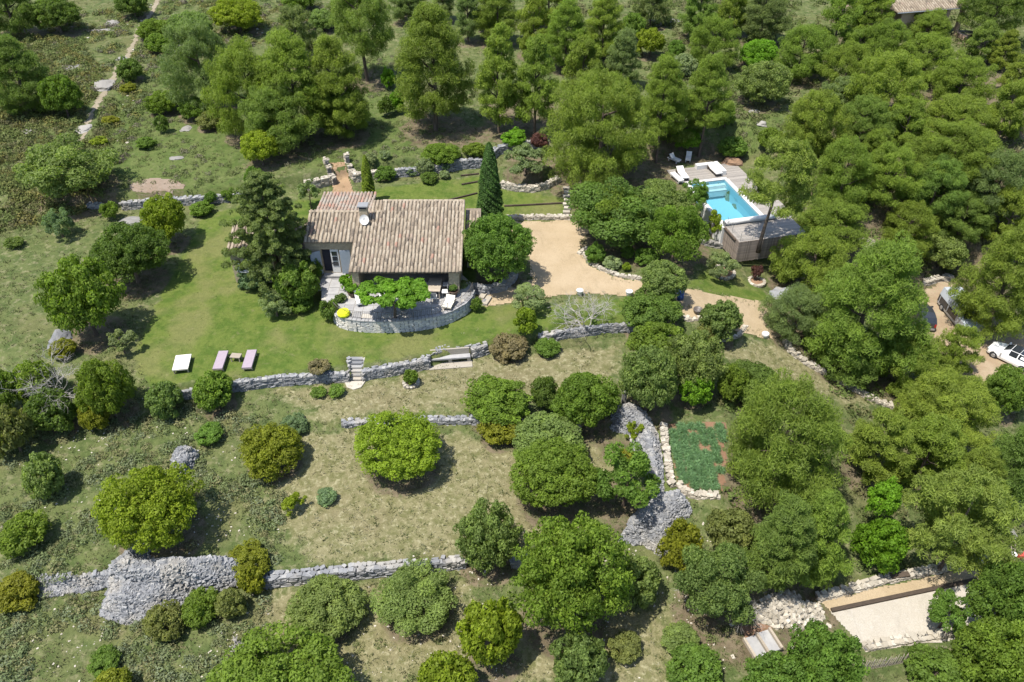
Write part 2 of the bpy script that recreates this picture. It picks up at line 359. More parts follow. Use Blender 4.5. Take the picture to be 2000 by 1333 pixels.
def ground_mat():
    k = NT('ground'); at = k.n('ShaderNodeAttribute', attribute_name='zone'); sp = k.n('ShaderNodeSeparateColor'); k.l(at.outputs['Color'], sp.inputs[0])
    mead = k.attr('meadow')
    n1 = k.noise(.22, 3, .55); n2 = k.noise(.9, 4, .6); n3 = k.noise(3.6, 4, .65); n4 = k.noise(13, 3, .6); n5 = k.noise(1.7, 5, .7)
    wob = k.math('MULTIPLY', k.math('SUBTRACT', n2, .5), 1.1)
    def zf(s): return k.sstep(k.math('ADD', s, wob), .32, .68)
    rough = k.mix(k.sstep(n2, .35, .62), (.078, .108, .034), (.122, .145, .052))
    rough = k.mix(k.math('MULTIPLY', k.sstep(n5, .50, .66), .6), rough, (.255, .235, .135))
    rough = k.mix(k.math('MULTIPLY', k.sstep(n1, .5, .68), .4), rough, (.165, .145, .070))
    lawn = k.mix(k.sstep(n2, .38, .60), (.078, .125, .022), (.120, .158, .034))
    lawn = k.mix(k.math('MULTIPLY', k.sstep(n1, .46, .62), .65), lawn, (.185, .180, .070))
    lawn = k.mix(k.math('MULTIPLY', k.sstep(n5, .55, .70), .45), lawn, (.21, .195, .095))
    mdw = k.mix(k.sstep(n2, .36, .64), (.082, .120, .032), (.120, .150, .048))
    mdw = k.mix(k.math('MULTIPLY', k.sstep(n5, .56, .7), .4), mdw, (.23, .21, .12))
    dry = k.mix(k.sstep(n5, .36, .60), (.145, .145, .060), (.230, .210, .112))
    dry = k.mix(k.math('MULTIPLY', k.sstep(n1, .48, .66), .5), dry, (.195, .165, .092))
    dry = k.mix(k.math('MULTIPLY', k.sstep(n3, .52, .68), .6), dry, (.36, .335, .21))
    bare = k.mix(k.sstep(n2, .36, .64), (.125, .10, .062), (.185, .15, .098))
    bare = k.mix(k.math('MULTIPLY', k.sstep(n5, .48, .62), .75), bare, (.105, .122, .048))
    col = k.mix(zf(mead), rough, mdw)
    col = k.mix(zf(sp.outputs[1]), col, dry)
    col = k.mix(zf(sp.outputs[2]), col, bare)
    col = k.mix(zf(sp.outputs[0]), col, lawn)
    sh = k.math('MULTIPLY_ADD', n4, .62, .44); sh2 = k.math('MULTIPLY_ADD', n3, .5, .75)
    col = k.mix(1.0, col, k.math('MULTIPLY', sh, sh2), 'MULTIPLY')
    hgt = k.math('ADD', k.math('MULTIPLY', n3, .6), k.math('MULTIPLY', n4, .4))
    return k.done(k.bsdf(col, .95, .08, hgt, .75, .16))
M['ground'] = ground_mat()
# one sheet: fine near grid, with coarse rings out to the horizon
ox = np.array([-2500, -1200, -600, -300, -180, -130, -105.]); oy0 = np.array([-2500, -1200, -500, -200, -80, -30, 0.]); oy1 = np.array([165, 190, 240, 340, 600, 1200, 2600.])
fx = np.concatenate([ox, gx, -ox[::-1]]); fy = np.concatenate([oy0, gy, oy1])
FX, FY = np.meshgrid(fx, fy); cx_ = np.clip(FX, X0, X1); cy_ = np.clip(FY, Y0, Y1)
FZ = Hv(cx_, cy_); ny, nx = FX.shape
idx = np.arange(nx * ny).reshape(ny, nx)
F4 = np.stack([idx[:-1, :-1], idx[:-1, 1:], idx[1:, 1:], idx[1:, :-1]], -1).reshape(-1, 4)
gme = poly_mesh('ground', np.stack([FX, FY, FZ], -1).reshape(-1, 3), F4, None)
pad_ = ((len(oy0), len(oy1)), (len(ox), len(ox)))
za = np.stack([np.pad(zc[..., i], pad_, mode='constant') for i in range(4)], -1); za[..., 3] = 1
ca = gme.attributes.new('zone', 'FLOAT_COLOR', 'POINT'); ca.data.foreach_set('color', np.ascontiguousarray(za, np.float32).ravel())
ma = gme.attributes.new('meadow', 'FLOAT', 'POINT'); ma.data.foreach_set('value', np.ascontiguousarray(np.pad(zm, pad_), np.float32).ravel())
gme.shade_smooth()
tag(obj('ground', gme, M['ground']), 'rough grassy hillside ground sloping down in terraces', 'ground', kind='structure')
def wnoise(x, y, s, k=0.0):
    return np.sin(x * s + 1.7 * np.sin(y * s * .7 + k)) * np.cos(y * s * 1.13 + 1.3 * np.sin(x * s * .6 + k * 2))
def sheet(name, poly, m, label, lift=.035, cell=.16, wob=.12, z=None, kind='structure', cat=None):
    px_ = [p[0] for p in poly]; py_ = [p[1] for p in poly]
    xs = np.arange(min(px_) - .5, max(px_) + .5, cell); ys = np.arange(min(py_) - .5, max(py_) + .5, cell)
    XX, YY = np.meshgrid(xs, ys); cxx = (XX[:-1, :-1] + XX[1:, 1:]) / 2; cyy = (YY[:-1, :-1] + YY[1:, 1:]) / 2
    d = sdist(poly, cxx, cyy) + wob * (wnoise(cxx, cyy, 2.1) + .7 * wnoise(cxx, cyy, 5.3, 1)); ins = d < 0
    ZZ = (Hv(XX, YY) if z is None else np.full(XX.shape, z)) + lift
    ii = np.arange(XX.size).reshape(XX.shape); q = np.stack([ii[:-1, :-1], ii[:-1, 1:], ii[1:, 1:], ii[1:, :-1]], -1)[ins]
    used = np.unique(q); rem = np.zeros(XX.size, int); rem[used] = np.arange(len(used))
    me = poly_mesh(name, np.stack([XX, YY, ZZ], -1).reshape(-1, 3)[used], rem[q], None); me.shade_smooth()
    return tag(obj(name, me, m), label, cat or name.replace('_', ' '), kind=kind)
def gravel_mat(name, a, b, c, grass=0.0):
    k = NT(name); a, b, c = (tuple(x * ALB for x in q) for q in (a, b, c)); n1 = k.noise(.5, 3, .6); n2 = k.noise(3, 4, .65); n3 = k.noise(18, 3, .7)
    col = k.mix(k.sstep(n1, .35, .65), a, b); col = k.mix(k.math('MULTIPLY', k.sstep(n2, .5, .72), .5), col, c)
    if grass: col = k.mix(k.math('MULTIPLY', k.sstep(n2, .56, .66), grass), col, (.2, .2, .09))
    wr = k.noise(.9, 4, .7, 'pos', 1.5, (1, .35, 1, .5)); col = k.mix(k.math('MULTIPLY', k.sstep(wr, .5, .68), .35), col, tuple(q * .7 for q in a))
    col = k.mix(1.0, col, k.math('MULTIPLY_ADD', n3, .8, .6), 'MULTIPLY')
    return k.done(k.bsdf(col, .95, .1, n3, .8, .04))
M['gravel'] = gravel_mat('gravel', (.38, .295, .185), (.42, .33, .215), (.345, .265, .165))
M['track'] = gravel_mat('sandy_track', (.36, .28, .19), (.30, .22, .14), (.42, .345, .25), .5)
M['court'] = gravel_mat('pale_crushed_stone', (.46, .42, .355), (.425, .385, .32), (.485, .45, .395))
M['path'] = gravel_mat('trodden_earth', (.31, .265, .195), (.26, .22, .15), (.36, .325, .265), .7)
M['earth'] = gravel_mat('stair_earth', (.36, .25, .15), (.30, .20, .12), (.42, .31, .2))
M['redsoil'] = gravel_mat('red_soil', (.235, .14, .088), (.20, .118, .072), (.28, .19, .13))
M['disc'] = gravel_mat('bare_disc', (.29, .23, .18), (.25, .19, .14), (.32, .29, .25))
sheet('driveway', GP((985, 433), (1115, 431), (1160, 446), (1138, 468), (1128, 490), (1150, 520), (1200, 543), (1255, 550), (1310, 562), (1400, 578), (1450, 583), (1500, 592), (1560, 606), (1575, 645), (1530, 658), (1490, 660), (1460, 655), (1440, 648), (1400, 634), (1340, 616), (1250, 580), (1165, 573), (1060, 580), (1010, 590), (950, 598), (925, 588), (935, 570), (1010, 562), (1040, 545), (1030, 500), (1000, 470)), M['gravel'], 'beige gravel driveway curving past the house')
sheet('parking_area', park_poly, M['track'], 'sandy earth parking area among the pines', wob=.3)
pth = GP((312, -8), (298, 22), (270, 58), (263, 82), (248, 112), (228, 135), (222, 155), (200, 185), (184, 212), (172, 240), (158, 278))
sheet('footpath', [(x - .3, y) for x, y in pth] + [(x + .3, y) for x, y in pth[::-1]], M['path'], 'narrow pale footpath climbing through the scrub', wob=.15)
sheet('bare_earth_disc', [tuple(G(306 + 53 * math.cos(a), 366 + 17 * math.sin(a))[:2]) for a in np.linspace(0, 6.28, 20)[:-1]], M['disc'], 'round patch of bare pinkish earth on the meadow', wob=.1)
sheet('boules_court', court_poly, M['court'], 'white crushed stone boules court', wob=.05, cell=.09)
sheet('court_gravel_strip', strip_poly, M['gravel'], 'beige gravel strip above the boules court beam', wob=.05, cell=.09, lift=.05)
sheet('stair_path', GP((642, 320), (674, 318), (690, 372), (700, 392), (640, 400), (652, 370)), M['earth'], 'brown earth stairway path between two pale stone walls', wob=.06, lift=.05)
bed_poly = GP((1306, 832), (1420, 826), (1412, 960), (1326, 958))
sheet('lavender_bed_soil', bed_poly, M['redsoil'], 'reddish soil of the lavender bed', wob=.1)
sheet('dug_soil', GP((1445, 1228), (1495, 1214), (1512, 1224), (1504, 1236), (1456, 1256)), M['redsoil'], 'dug brown soil patch above the timber steps', wob=.05)
# ------------------------------------------------------------------ dry stone
def jit_box(seed, flat=1.0):
    r = random.Random(seed); mb = MB(); vs = []
    for i in (-.5, .5):
        for j in (-.5, .5):
            for k in (-.5, .5):
                vs.append((i * r.uniform(.72, 1.04), j * r.uniform(.72, 1.04), k * r.uniform(.75, 1.05)))
    mb.add(vs, [(0, 1, 3), (0, 3, 2), (4, 6, 7), (4, 7, 5), (0, 4, 5), (0, 5, 1), (2, 3, 7), (2, 7, 6), (0, 2, 6), (0, 6, 4), (1, 5, 7), (1, 7, 3)], r.random())
    return mb
STONES = [jit_box(100 + i) for i in range(14)]
SM = {}
def stone_mesh(i, m):
    if (i, m) not in SM:
        me = STONES[i].mesh('stone'); me.materials.append(M[m]); SM[(i, m)] = me
    return SM[(i, m)]
STONE_V = [np.array(b.v) for b in STONES]; STONE_F = np.array(STONES[0].f)
def stones_into(parent, lst, m, limit, part='stone', rest='stone_infill'):
    """lst of (pos, rot euler, dims): the nearest `limit` become parts of their own, the rest one joined part"""
    lst.sort(key=lambda s: (s[0][1] ** 2 + s[0][0] ** 2) / max(s[2][0] * s[2][2], .01) ** .5)
    for k, (p, r, d) in enumerate(lst[:limit]):
        i = rnd.randrange(14); o = obj(part, stone_mesh(i, m), None, parent, Vector(p) - parent.location, r, d)
    if len(lst) > limit:
        Vs, Fs, T = [], [], []; b = 0
        for p, r, d in lst[limit:]:
            i = rnd.randrange(14); R_ = np.array(Matrix.Rotation(r[2], 3, 'Z') @ Matrix.Rotation(r[1], 3, 'Y') @ Matrix.Rotation(r[0], 3, 'X'))
            Vs.append((STONE_V[i] * np.array(d)) @ R_.T + np.array(p)); Fs.append(STONE_F + b); T += [rnd.random()] * 12; b += 8
        V = np.concatenate(Vs); Fc = np.concatenate(Fs)
        me = tri_mesh(rest, V[Fc], T); o = obj(rest, me, M[m], parent, world=True); o['kind'] = 'stuff'
def resample(pl, step):
    out = []; L = 0
    for a, b in zip(pl[:-1], pl[1:]):
        d = math.hypot(b[0] - a[0], b[1] - a[1]); n = max(1, int(d / step))
        for i in range(n): out.append((a[0] + (b[0] - a[0]) * i / n, a[1] + (b[1] - a[1]) * i / n))
    out.append(pl[-1]); return out
def wall(name, label, uv, h, thick=.5, m='grey_stone', limit=160, size=.29, course=.135, z=None, sink=.15, group=None, zb=None, batter=.06, ragged=.03, cat='stone wall'):
    pl = [PZ(u, v, zb)[:2] for u, v in uv] if zb is not None else GP(*uv)
    pl = resample(pl, .5); mid = pl[len(pl) // 2]
    h = h * .74; t = thing(name, label, cat, (mid[0], mid[1], Hs(*mid)), 0, group)
    core = MB(); lst = []
    for (a, b) in zip(pl[:-1], pl[1:]):
        dx, dy = b[0] - a[0], b[1] - a[1]; L = math.hypot(dx, dy)
        if L < 1e-6: continue
        tx, ty = dx / L, dy / L; nx_, ny_ = -ty, tx
        if ny_ < 0: nx_, ny_ = -nx_, -ny_
        c = ((a[0] + b[0]) / 2, (a[1] + b[1]) / 2); zz = (min(Hs(a[0] - nx_ * .25, a[1] - ny_ * .25), Hs(b[0] - nx_ * .25, b[1] - ny_ * .25)) if z is None else z) - sink
        hh = h + sink; rz = math.atan2(ty, tx)
        core.box((c[0] + nx_ * thick / 2, c[1] + ny_ * thick / 2, zz + hh / 2 - .05), (L + .05, thick - .16, hh - .08), rz, .3)
        ns = max(1, round(L / size)); nc = max(1, round(hh / course))
        for k in range(nc):
            for i in range(ns):
                f = (i + .5 + (.5 if k % 2 else 0) + rnd.uniform(-.2, .2)) / ns
                w = size * rnd.uniform(.8, 1.25); q = batter * k / nc + rnd.uniform(-.03, .04)
                lst.append(((a[0] + dx * f + nx_ * (q + .12), a[1] + dy * f + ny_ * (q + .12), zz + (k + .5) * hh / nc + rnd.uniform(-.02, .02)),
                            (rnd.uniform(-.12, .12), rnd.uniform(-.12, .12), rz + rnd.uniform(-.18, .18)), (w * 1.12, rnd.uniform(.26, .38), course * rnd.uniform(1.05, 1.4))))
        nt_ = max(1, round(thick / .26))
        for j in range(nt_):
            for i in range(ns):
                f = (i + rnd.random()) / ns; q = (j + .5) * thick / nt_ + batter * .6
                lst.append(((a[0] + dx * f + nx_ * q, a[1] + dy * f + ny_ * q, zz + hh + rnd.uniform(-.06, ragged)),
                            (rnd.uniform(-.2, .2), rnd.uniform(-.2, .2), rz + rnd.uniform(-.7, .7)), (size * rnd.uniform(.75, 1.2), rnd.uniform(.22, .34), course * rnd.uniform(.8, 1.3))))
    obj('core', core.mesh('wall_core'), M['core'], t, world=True)
    stones_into(t, lst, m, limit); return t
def rubble(name, label, uv, h, m='grey_stone', limit=120, n=900, edge=.7, size=.26, hf=None, cat='stone wall'):
    poly = GP(*uv); cx = sum(p[0] for p in poly) / len(poly); cy = sum(p[1] for p in poly) / len(poly)
    t = thing(name, label, cat, (cx, cy, Hs(cx, cy)))
    xs = np.arange(min(p[0] for p in poly) - .3, max(p[0] for p in poly) + .3, .25); ys = np.arange(min(p[1] for p in poly) - .3, max(p[1] for p in poly) + .3, .25)
    XX, YY = np.meshgrid(xs, ys)
    def hgt(x, y):
        d = -sdist(poly, x, y); return np.where(d > -.2, h * sm(-.1, edge, d) * (1 + .18 * wnoise(x, y, 1.7)) * (hf(x, y) if hf else 1), -.4)
    ZZ = Hv(XX, YY) + hgt(XX, YY) - .06
    ii = np.arange(XX.size).reshape(XX.shape); F = np.stack([ii[:-1, :-1], ii[:-1, 1:], ii[1:, 1:], ii[1:, :-1]], -1)
    cc = sdist(poly, (XX[:-1, :-1] + XX[1:, 1:]) / 2, (YY[:-1, :-1] + YY[1:, 1:]) / 2) < .15
    obj('core', poly_mesh('core', np.stack([XX, YY, ZZ], -1).reshape(-1, 3), F[cc], None), M['core'], t, world=True)
    bx = (xs[0], xs[-1]); by = (ys[0], ys[-1]); lst = []
    px_ = rng.uniform(*bx, n * 6); py_ = rng.uniform(*by, n * 6); ok = sdist(poly, px_, py_) < .05
    px_, py_ = px_[ok][:n], py_[ok][:n]; hz = Hv(px_, py_) + hgt(px_, py_)
    for x, y, z_ in zip(px_, py_, hz):
        lst.append(((x, y, z_ + rnd.uniform(-.04, .10)), (rnd.uniform(-.6, .6), rnd.uniform(-.6, .6), rnd.uniform(0, 3.1)), (size * rnd.uniform(.7, 1.5), size * rnd.uniform(.6, 1.1), size * rnd.uniform(.3, .6))))
    stones_into(t, lst, m, limit); return t
# the garden's retaining walls
lawnw = 'retaining walls below the lawn'
wall('stone_wall', 'grey dry stone retaining wall below the sunloungers, ending at the garden stair', [(335, 786), (420, 772), (540, 756), (630, 750), (680, 748)], 1.02, limit=260, group=lawnw)
wall('stone_wall', 'grey dry stone wall between the garden stair and the bench alcove', [(712, 745), (770, 735), (838, 722)], 1.05, limit=200, group=lawnw)
wall('stone_wall', 'grey stone wall curving round the back of the bench alcove', [(838, 720), (843, 700), (865, 690), (905, 684), (922, 683)], 1.15, thick=.6, limit=150, group=lawnw, sink=.3)
wall('stone_wall', 'stub of grey stone wall just past the bench alcove', [(924, 702), (952, 694)], 1.1, thick=.9, limit=80, group=lawnw)
wall('stone_wall', 'grey dry stone wall behind the dead white tree', [(1056, 676), (1100, 664), (1150, 657), (1190, 650), (1242, 650)], .95, thick=.6, limit=200, group=lawnw)
midw = 'low walls of the dry field'
wall('stone_wall', 'low grey stone wall running behind the biggest round oak', [(668, 838), (750, 833), (850, 831), (930, 830)], .55, limit=160, group=midw)
wall('stone_wall', 'low grey stone wall half hidden under the dark shrub cluster', [(930, 830), (1000, 836), (1080, 840), (1130, 842)], .5, limit=120, group=midw)
wall('stone_wall', 'long grey dry stone wall along the foot of the dry field', [(514, 1152), (600, 1142), (700, 1133), (800, 1124), (905, 1113)], 1.0, thick=.6, limit=300, size=.36, group='walls along the foot of the field')
wall('stone_wall', 'short end of grey stone wall beside the oval grey-green shrub', [(1000, 1114), (1035, 1108)], .8, limit=40, group='walls along the foot of the field')
upw = 'walls behind the house'
wall('stone_wall', 'grey stone wall below the bare earth disc on the meadow', [(240, 412), (300, 406), (380, 401), (475, 394)], .95, limit=140, group=upw)
wall('stone_wall', 'small isolated length of grey stone wall in the scrub', [(172, 410), (200, 409)], .6, limit=30, group=upw)
wall('stone_wall', 'pale stone wall on the cedar side of the brown stairway', [(598, 374), (620, 370), (650, 362)], 1.15, limit=90, m='pale_stone', group=upw)
wall('stone_wall', 'pale stone side wall climbing beside the brown stairway, cedar side', [(650, 364), (640, 345), (632, 322)], 1.0, limit=60, m='pale_stone', group=upw, sink=.3)
wall('stone_wall', 'pale stone side wall climbing beside the brown stairway, cypress side', [(692, 354), (680, 338), (672, 314)], 1.0, limit=60, m='pale_stone', group=upw, sink=.3)
wall('stone_wall', 'pale stone wall just behind the slim cypress', [(692, 358), (715, 354), (745, 350)], 1.1, limit=70, m='pale_stone', group=upw)
wall('stone_wall', 'grey stone wall behind the silvery shrubs of the back lawn', [(745, 350), (800, 346), (850, 341), (885, 336)], 1.0, limit=100, group=upw)
wall('stone_wall', 'grey stone wall ending behind the tall broad cypress', [(885, 334), (915, 331), (940, 330)], 1.25, limit=70, group=upw)
wall('stone_wall', 'curved pale stone wall below the olive tree bed', [(976, 368), (1005, 375), (1040, 377), (1070, 371), (1095, 357)], .75, m='pale_stone', limit=110, group=upw)
wall('stone_wall', 'rough pale stone wall above the olive tree bed', [(962, 316), (975, 304), (1000, 296), (1040, 292), (1070, 292)], 1.1, m='grey_stone', limit=90, group=upw)
wall('stone_wall', 'low pale stone wall along the top edge of the gravel drive', [(990, 431), (1050, 430), (1116, 431)], .45, thick=.45, m='pale_stone', limit=80, group=upw)
wall('stone_wall', 'curved grey stone planter wall under the broad tree by the house', [(918, 572), (945, 578), (985, 570), (1006, 552), (1012, 540)], .9, thick=.4, limit=130)
wall('stone_wall', 'pale stone edging of the shrub bed beside the drive', [(1150, 487), (1135, 497), (1150, 516), (1175, 530), (1205, 542), (1253, 549)], .28, thick=.3, m='pale_stone', limit=70, sink=.08)
wall('stone_wall', 'pale stone edging curving round the bush by the drive', [(1392, 672), (1420, 668), (1445, 660), (1460, 640)], .35, thick=.3, m='pale_stone', limit=50, sink=.08)
wall('stone_wall', 'pale stone edging below the big pine along the earth track', [(1527, 668), (1540, 690), (1570, 712), (1610, 735), (1660, 762), (1700, 785), (1742, 800)], .42, thick=.4, m='pale_stone', limit=150, sink=.1)
wall('stone_wall', 'whitish stone kerb round the lavender bed', [(1303, 832), (1306, 870), (1312, 910), (1318, 950), (1332, 968), (1362, 976), (1402, 976)], .4, thick=.45, m='pale_stone', limit=180, sink=.1)
wall('stone_wall', 'low pale stone wall beside the black fire bowl', [(1336, 628), (1350, 629), (1372, 628)], .4, thick=.5, m='pale_stone', limit=30, sink=.1)
wall('stone_wall', 'pale boulder wall along the upper edge of the court gravel strip', [(1600, 1178), (1660, 1162), (1730, 1142), (1820, 1124), (1900, 1108)], .32, thick=.5, m='pale_stone', limit=160, size=.34, course=.18, sink=.1)
wall('stone_wall', 'row of white stones along the lower edge of the boules court', [(1692, 1275), (1760, 1262), (1830, 1252), (1900, 1242)], .3, thick=.5, m='pale_stone', limit=110, sink=.1)
wall('stone_wall', 'dark rocky wall under the raised pool deck shadow', [(1368, 478), (1390, 484), (1415, 488)], .7, thick=.4, m='rock', limit=40)
wall('stone_wall', 'pale stone edging of the parking area behind the van', [(1808, 560), (1835, 552), (1862, 548)], .6, thick=.6, m='pale_stone', limit=40, sink=.2)
# collapsed rubble walls
rubble('rubble_wall', 'wide grey rubble ridge curving beside the lavender bed', [(1196, 838), (1200, 804), (1228, 797), (1258, 808), (1280, 850), (1290, 905), (1291, 975), (1272, 985), (1262, 930), (1240, 880), (1232, 850)], .75, n=2200, limit=300, size=.3)
rubble('rubble_wall', 'grey rubble heap at the foot of the curving ridge', [(1213, 1058), (1240, 1010), (1285, 972), (1328, 968), (1346, 1000), (1318, 1030), (1292, 1085), (1262, 1062)], .9, n=2200, limit=260, size=.3)
rubble('rubble_wall', 'big collapsed grey stone heap crossing the lower slope', [(200, 1200), (212, 1120), (240, 1096), (275, 1062), (290, 1072), (285, 1098), (430, 1096), (490, 1100), (484, 1130), (380, 1165), (310, 1205), (245, 1216)], 1.15, n=4200, limit=300, size=.3, edge=.9)
rubble('rubble_wall', 'low scatter of pale grey rubble by the yellow-green shrub', [(10, 1140), (60, 1130), (150, 1130), (215, 1122), (210, 1140), (130, 1158), (85, 1165), (60, 1150)], .35, n=900, limit=120, size=.26)
rubble('rubble_wall', 'isolated grey rubble block above the lime-green round oak', [(337, 930), (342, 895), (358, 884), (386, 886), (378, 908), (362, 934)], .8, n=420, limit=100, size=.28, edge=.35)
# outcrops and single boulders
def boulder(label, u0, v0, u1, v1, seed=0, m='rock', flat=.6, name='boulder', group=None):
    g = G((u0 + u1) / 2, v1 - (v1 - v0) * .35); s = pxm(*g); w = (u1 - u0) / s; d = (v1 - v0) / s / .62
    r = random.Random(seed); bm = bmesh.new(); bmesh.ops.create_icosphere(bm, subdivisions=3, radius=1)
    ph = [r.uniform(0, 6) for _ in range(6)]
    for v in bm.verts:
        p = v.co; k = 1 + .16 * math.sin(3 * p.x + ph[0]) * math.sin(2.6 * p.y + ph[1]) + .1 * math.sin(6 * p.z + ph[2] + 3 * p.x) + .08 * math.sin(8 * p.y + ph[3]) + r.uniform(-.05, .05)
        v.co = Vector((p.x * k * w / 2, p.y * k * d / 2, max(p.z, -.4) * k * min(w, d) / 2 * flat))
    me = bpy.data.meshes.new('boulder'); bm.to_mesh(me); bm.free()
    a = me.attributes.new('tint', 'FLOAT', 'FACE'); a.data.foreach_set('value', np.full(len(me.polygons), r.random(), np.float32))
    o = obj(name, me, M[m], None, (g.x, g.y, g.z), (0, 0, 0)); return tag(o, label, 'boulder', group)
oc = 'pale limestone outcrops along the footpath'
for i, (lb, b) in enumerate([('pale limestone slab spreading beside the middle of the footpath', (176, 148, 228, 180)), ('pale rock ledge above the scrub near the path top', (178, 54, 242, 64)), ('upright pale rock patch near the top of the footpath', (208, 28, 234, 54)),
        ('broken pale rock left of the footpath by the dark pine', (124, 121, 160, 140)), ('pale bare rock between the bright bush and the hazy pine', (336, 78, 364, 104)), ('small white boulder on the upper meadow', (353, 240, 373, 259)),
        ('tiny pale rock near the bare earth disc', (330, 303, 360, 313)), ('small pale rock beside the path bend', (226, 108, 250, 120)), ('narrow pale rock lower in the brown scrub', (46, 246, 70, 262)), ('pale stone under the path below the slab', (150, 235, 178, 262))]):
    boulder(lb, *b, seed=i, flat=.3, group=oc)
boulder('large grey boulder under the dark round oak', 100, 640, 138, 682, 20, 'grey_stone', .9)
boulder('flat pale slab boulder beside the bright green tree', 235, 420, 278, 441, 21, flat=.35)
boulder('big grey boulder at the edge of the drive by the pine', 1501, 562, 1552, 594, 22, 'grey_stone', .8)
boulder('white flat rock in the forest clearing', 1462, 212, 1484, 222, 23, flat=.4); boulder('rounded white rock below the clearing', 1474, 236, 1498, 248, 24, flat=.6)
boulder('brown rock ledge behind the pool deck', 1412, 305, 1448, 326, 25, 'needles_soil', flat=.7)
boulder('pale earth bank between the wood and the drive', 1672, 462, 1712, 486, 26, 'pale_stone', .5)
rubble('rubble_bank', 'whitish broken rock bank above the timber steps', [(1470, 1190), (1500, 1165), (1560, 1165), (1600, 1180), (1610, 1205), (1560, 1232), (1515, 1226), (1480, 1212)], .18, m='pale_stone', n=380, limit=100, size=.24, cat='rock bank')
boulder('dark rough rock pile under the leaning pine', 1890, 1070, 1930, 1098, 29, 'rock', .7)
boulder('pale rock on the top clearing by the pine wood', 1290, 32, 1328, 46, 30, flat=.25)
boulder('grey stone beside the steps at the drive end', 938, 585, 952, 595, 31, 'grey_stone', .8)
# round stone planters
def ring(label, u, v, wpx, m='pale_stone', n=16, h=.25):
    g = G(u, v); r = wpx / 2 / pxm(*g); t = thing('stone_ring', label, 'planter', (g.x, g.y, g.z)); lst = []
    for c in range(max(1, round(h / .18))):
        for i in range(n):
            a = 6.283 * (i + .5 * c) / n; lst.append(((g.x + r * math.cos(a), g.y + r * math.sin(a), g.z + .08 + c * .17), (rnd.uniform(-.1, .1), rnd.uniform(-.1, .1), a + 1.57), (6.283 * r / n * rnd.uniform(.9, 1.15), .3, .22)))
    stones_into(t, lst, m, 300)
    so = MB().lathe([(r - .05, 0), (r - .08, .1), (0.01, .14)], (0, 0, 0), 14); obj('soil', so.mesh('soil'), M['needles_soil'], t); return t
ring('whitish stone ring round the small olive below the pool', 1411, 534, 44, n=20); ring('whitish stone ring round the purple-leaved shrub', 1477, 552, 30, n=13)
ring('whitish stone ring round the little bush below the lawn wall', 803, 750, 27, n=13)
# ------------------------------------------------------------------ vegetation meshes
def unit(v): return v / np.maximum(np.linalg.norm(v, axis=-1, keepdims=True), 1e-9)
def leaves(C, N, L, W, r_, droop=0.0, along=None):
    """one small triangle per leaf: centres C, facing N, length L, width W"""
    n = len(C); N = unit(N)
    A = r_.normal(size=(n, 3)) if along is None else along + r_.normal(size=(n, 3)) * .35
    A[:, 2] -= droop
    T = unit(A - (A * N).sum(1, keepdims=True) * N); B = np.cross(N, T)
    L = np.asarray(L).reshape(-1, 1) * r_.uniform(.7, 1.3, (n, 1)); W = np.asarray(W).reshape(-1, 1) * r_.uniform(.7, 1.3, (n, 1))
    return np.stack([C - T * L * .5 - B * W * .5, C - T * L * .5 + B * W * .5, C + T * L * .5], 1)
def sphere_dirs(n, r_, zmin=-1.0):
    z = r_.uniform(zmin, 1, n); a = r_.uniform(0, 2 * np.pi, n); q = np.sqrt(1 - z * z)
    return np.stack([q * np.cos(a), q * np.sin(a), z], -1)
def clump_leaves(P, RC, nleaf, r_, L, W, flat=.75, core=.12, up=.25, rnd_n=.55, spike=0.0, rad=None):
    """P (k,3) clump centres, RC (k,) radii"""
    k = len(P); w = RC ** 2; ci = r_.choice(k, nleaf, p=w / w.sum())
    d = sphere_dirs(nleaf, r_, -.55); fr = r_.uniform(.55, 1.0, nleaf) ** .6
    off = d * fr[:, None] * RC[ci][:, None]; off[:, 2] *= flat
    C = P[ci] + off; N = d * 1.0 + r_.normal(size=(nleaf, 3)) * rnd_n; N[:, 2] += up
    ctint = r_.uniform(0, 1, k)
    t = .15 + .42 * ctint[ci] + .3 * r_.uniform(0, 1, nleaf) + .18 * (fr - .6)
    if spike > 0:
        al = d * .6; al[:, 2] += 1.0; al += r_.normal(size=(nleaf, 3)) * .45
        rad = r_.uniform(0, 1, nleaf) < .4
        N2 = np.cross(d + np.array([0, 0, .5]), r_.normal(size=(nleaf, 3))); N = np.where(rad[:, None], N2 + d * .6, N + np.array([0, 0, .25]))
        return leaves(C, N, L, W, r_, along=al * 1.5), np.clip(t, 0, 1)
    return leaves(C, N, L, W, r_), np.clip(t, 0, 1)
def crown_oak(seed, r, a, nleaf, L=.17, W=.14, nc=None, lump=.27, gap=.0):
    r_ = np.random.default_rng(seed); ph = r_.uniform(0, 6, 6)
    nb = 9 if r < 1 else 16                       # big boughs, each a group of small leaf clumps
    B = sphere_dirs(nb, r_, -.35); bs = r_.uniform(.80, 1.05, nb)
    d = sphere_dirs(nc, r_, -.6); dots = d @ B.T; near = dots.argmax(1); m = dots.max(1)
    k = bs[near] * (.78 + .24 * np.clip((m - .5) / .42, 0, 1)) * r_.uniform(.84, 1.06, nc)
    P = d * np.array([r, r, a]) * (k * (1 - lump * .6))[:, None]
    RC = r * lump * r_.uniform(.6, 1.25, nc)
    n2 = max(6, nc // 7); P2 = sphere_dirs(n2, r_) * np.array([r, r, a]) * .42; P = np.concatenate([P, P2]); RC = np.concatenate([RC, np.full(n2, r * .26)])
    V, t = clump_leaves(P, RC, nleaf, r_, L, W, flat=.8); return tri_mesh('oak_crown', V, t)
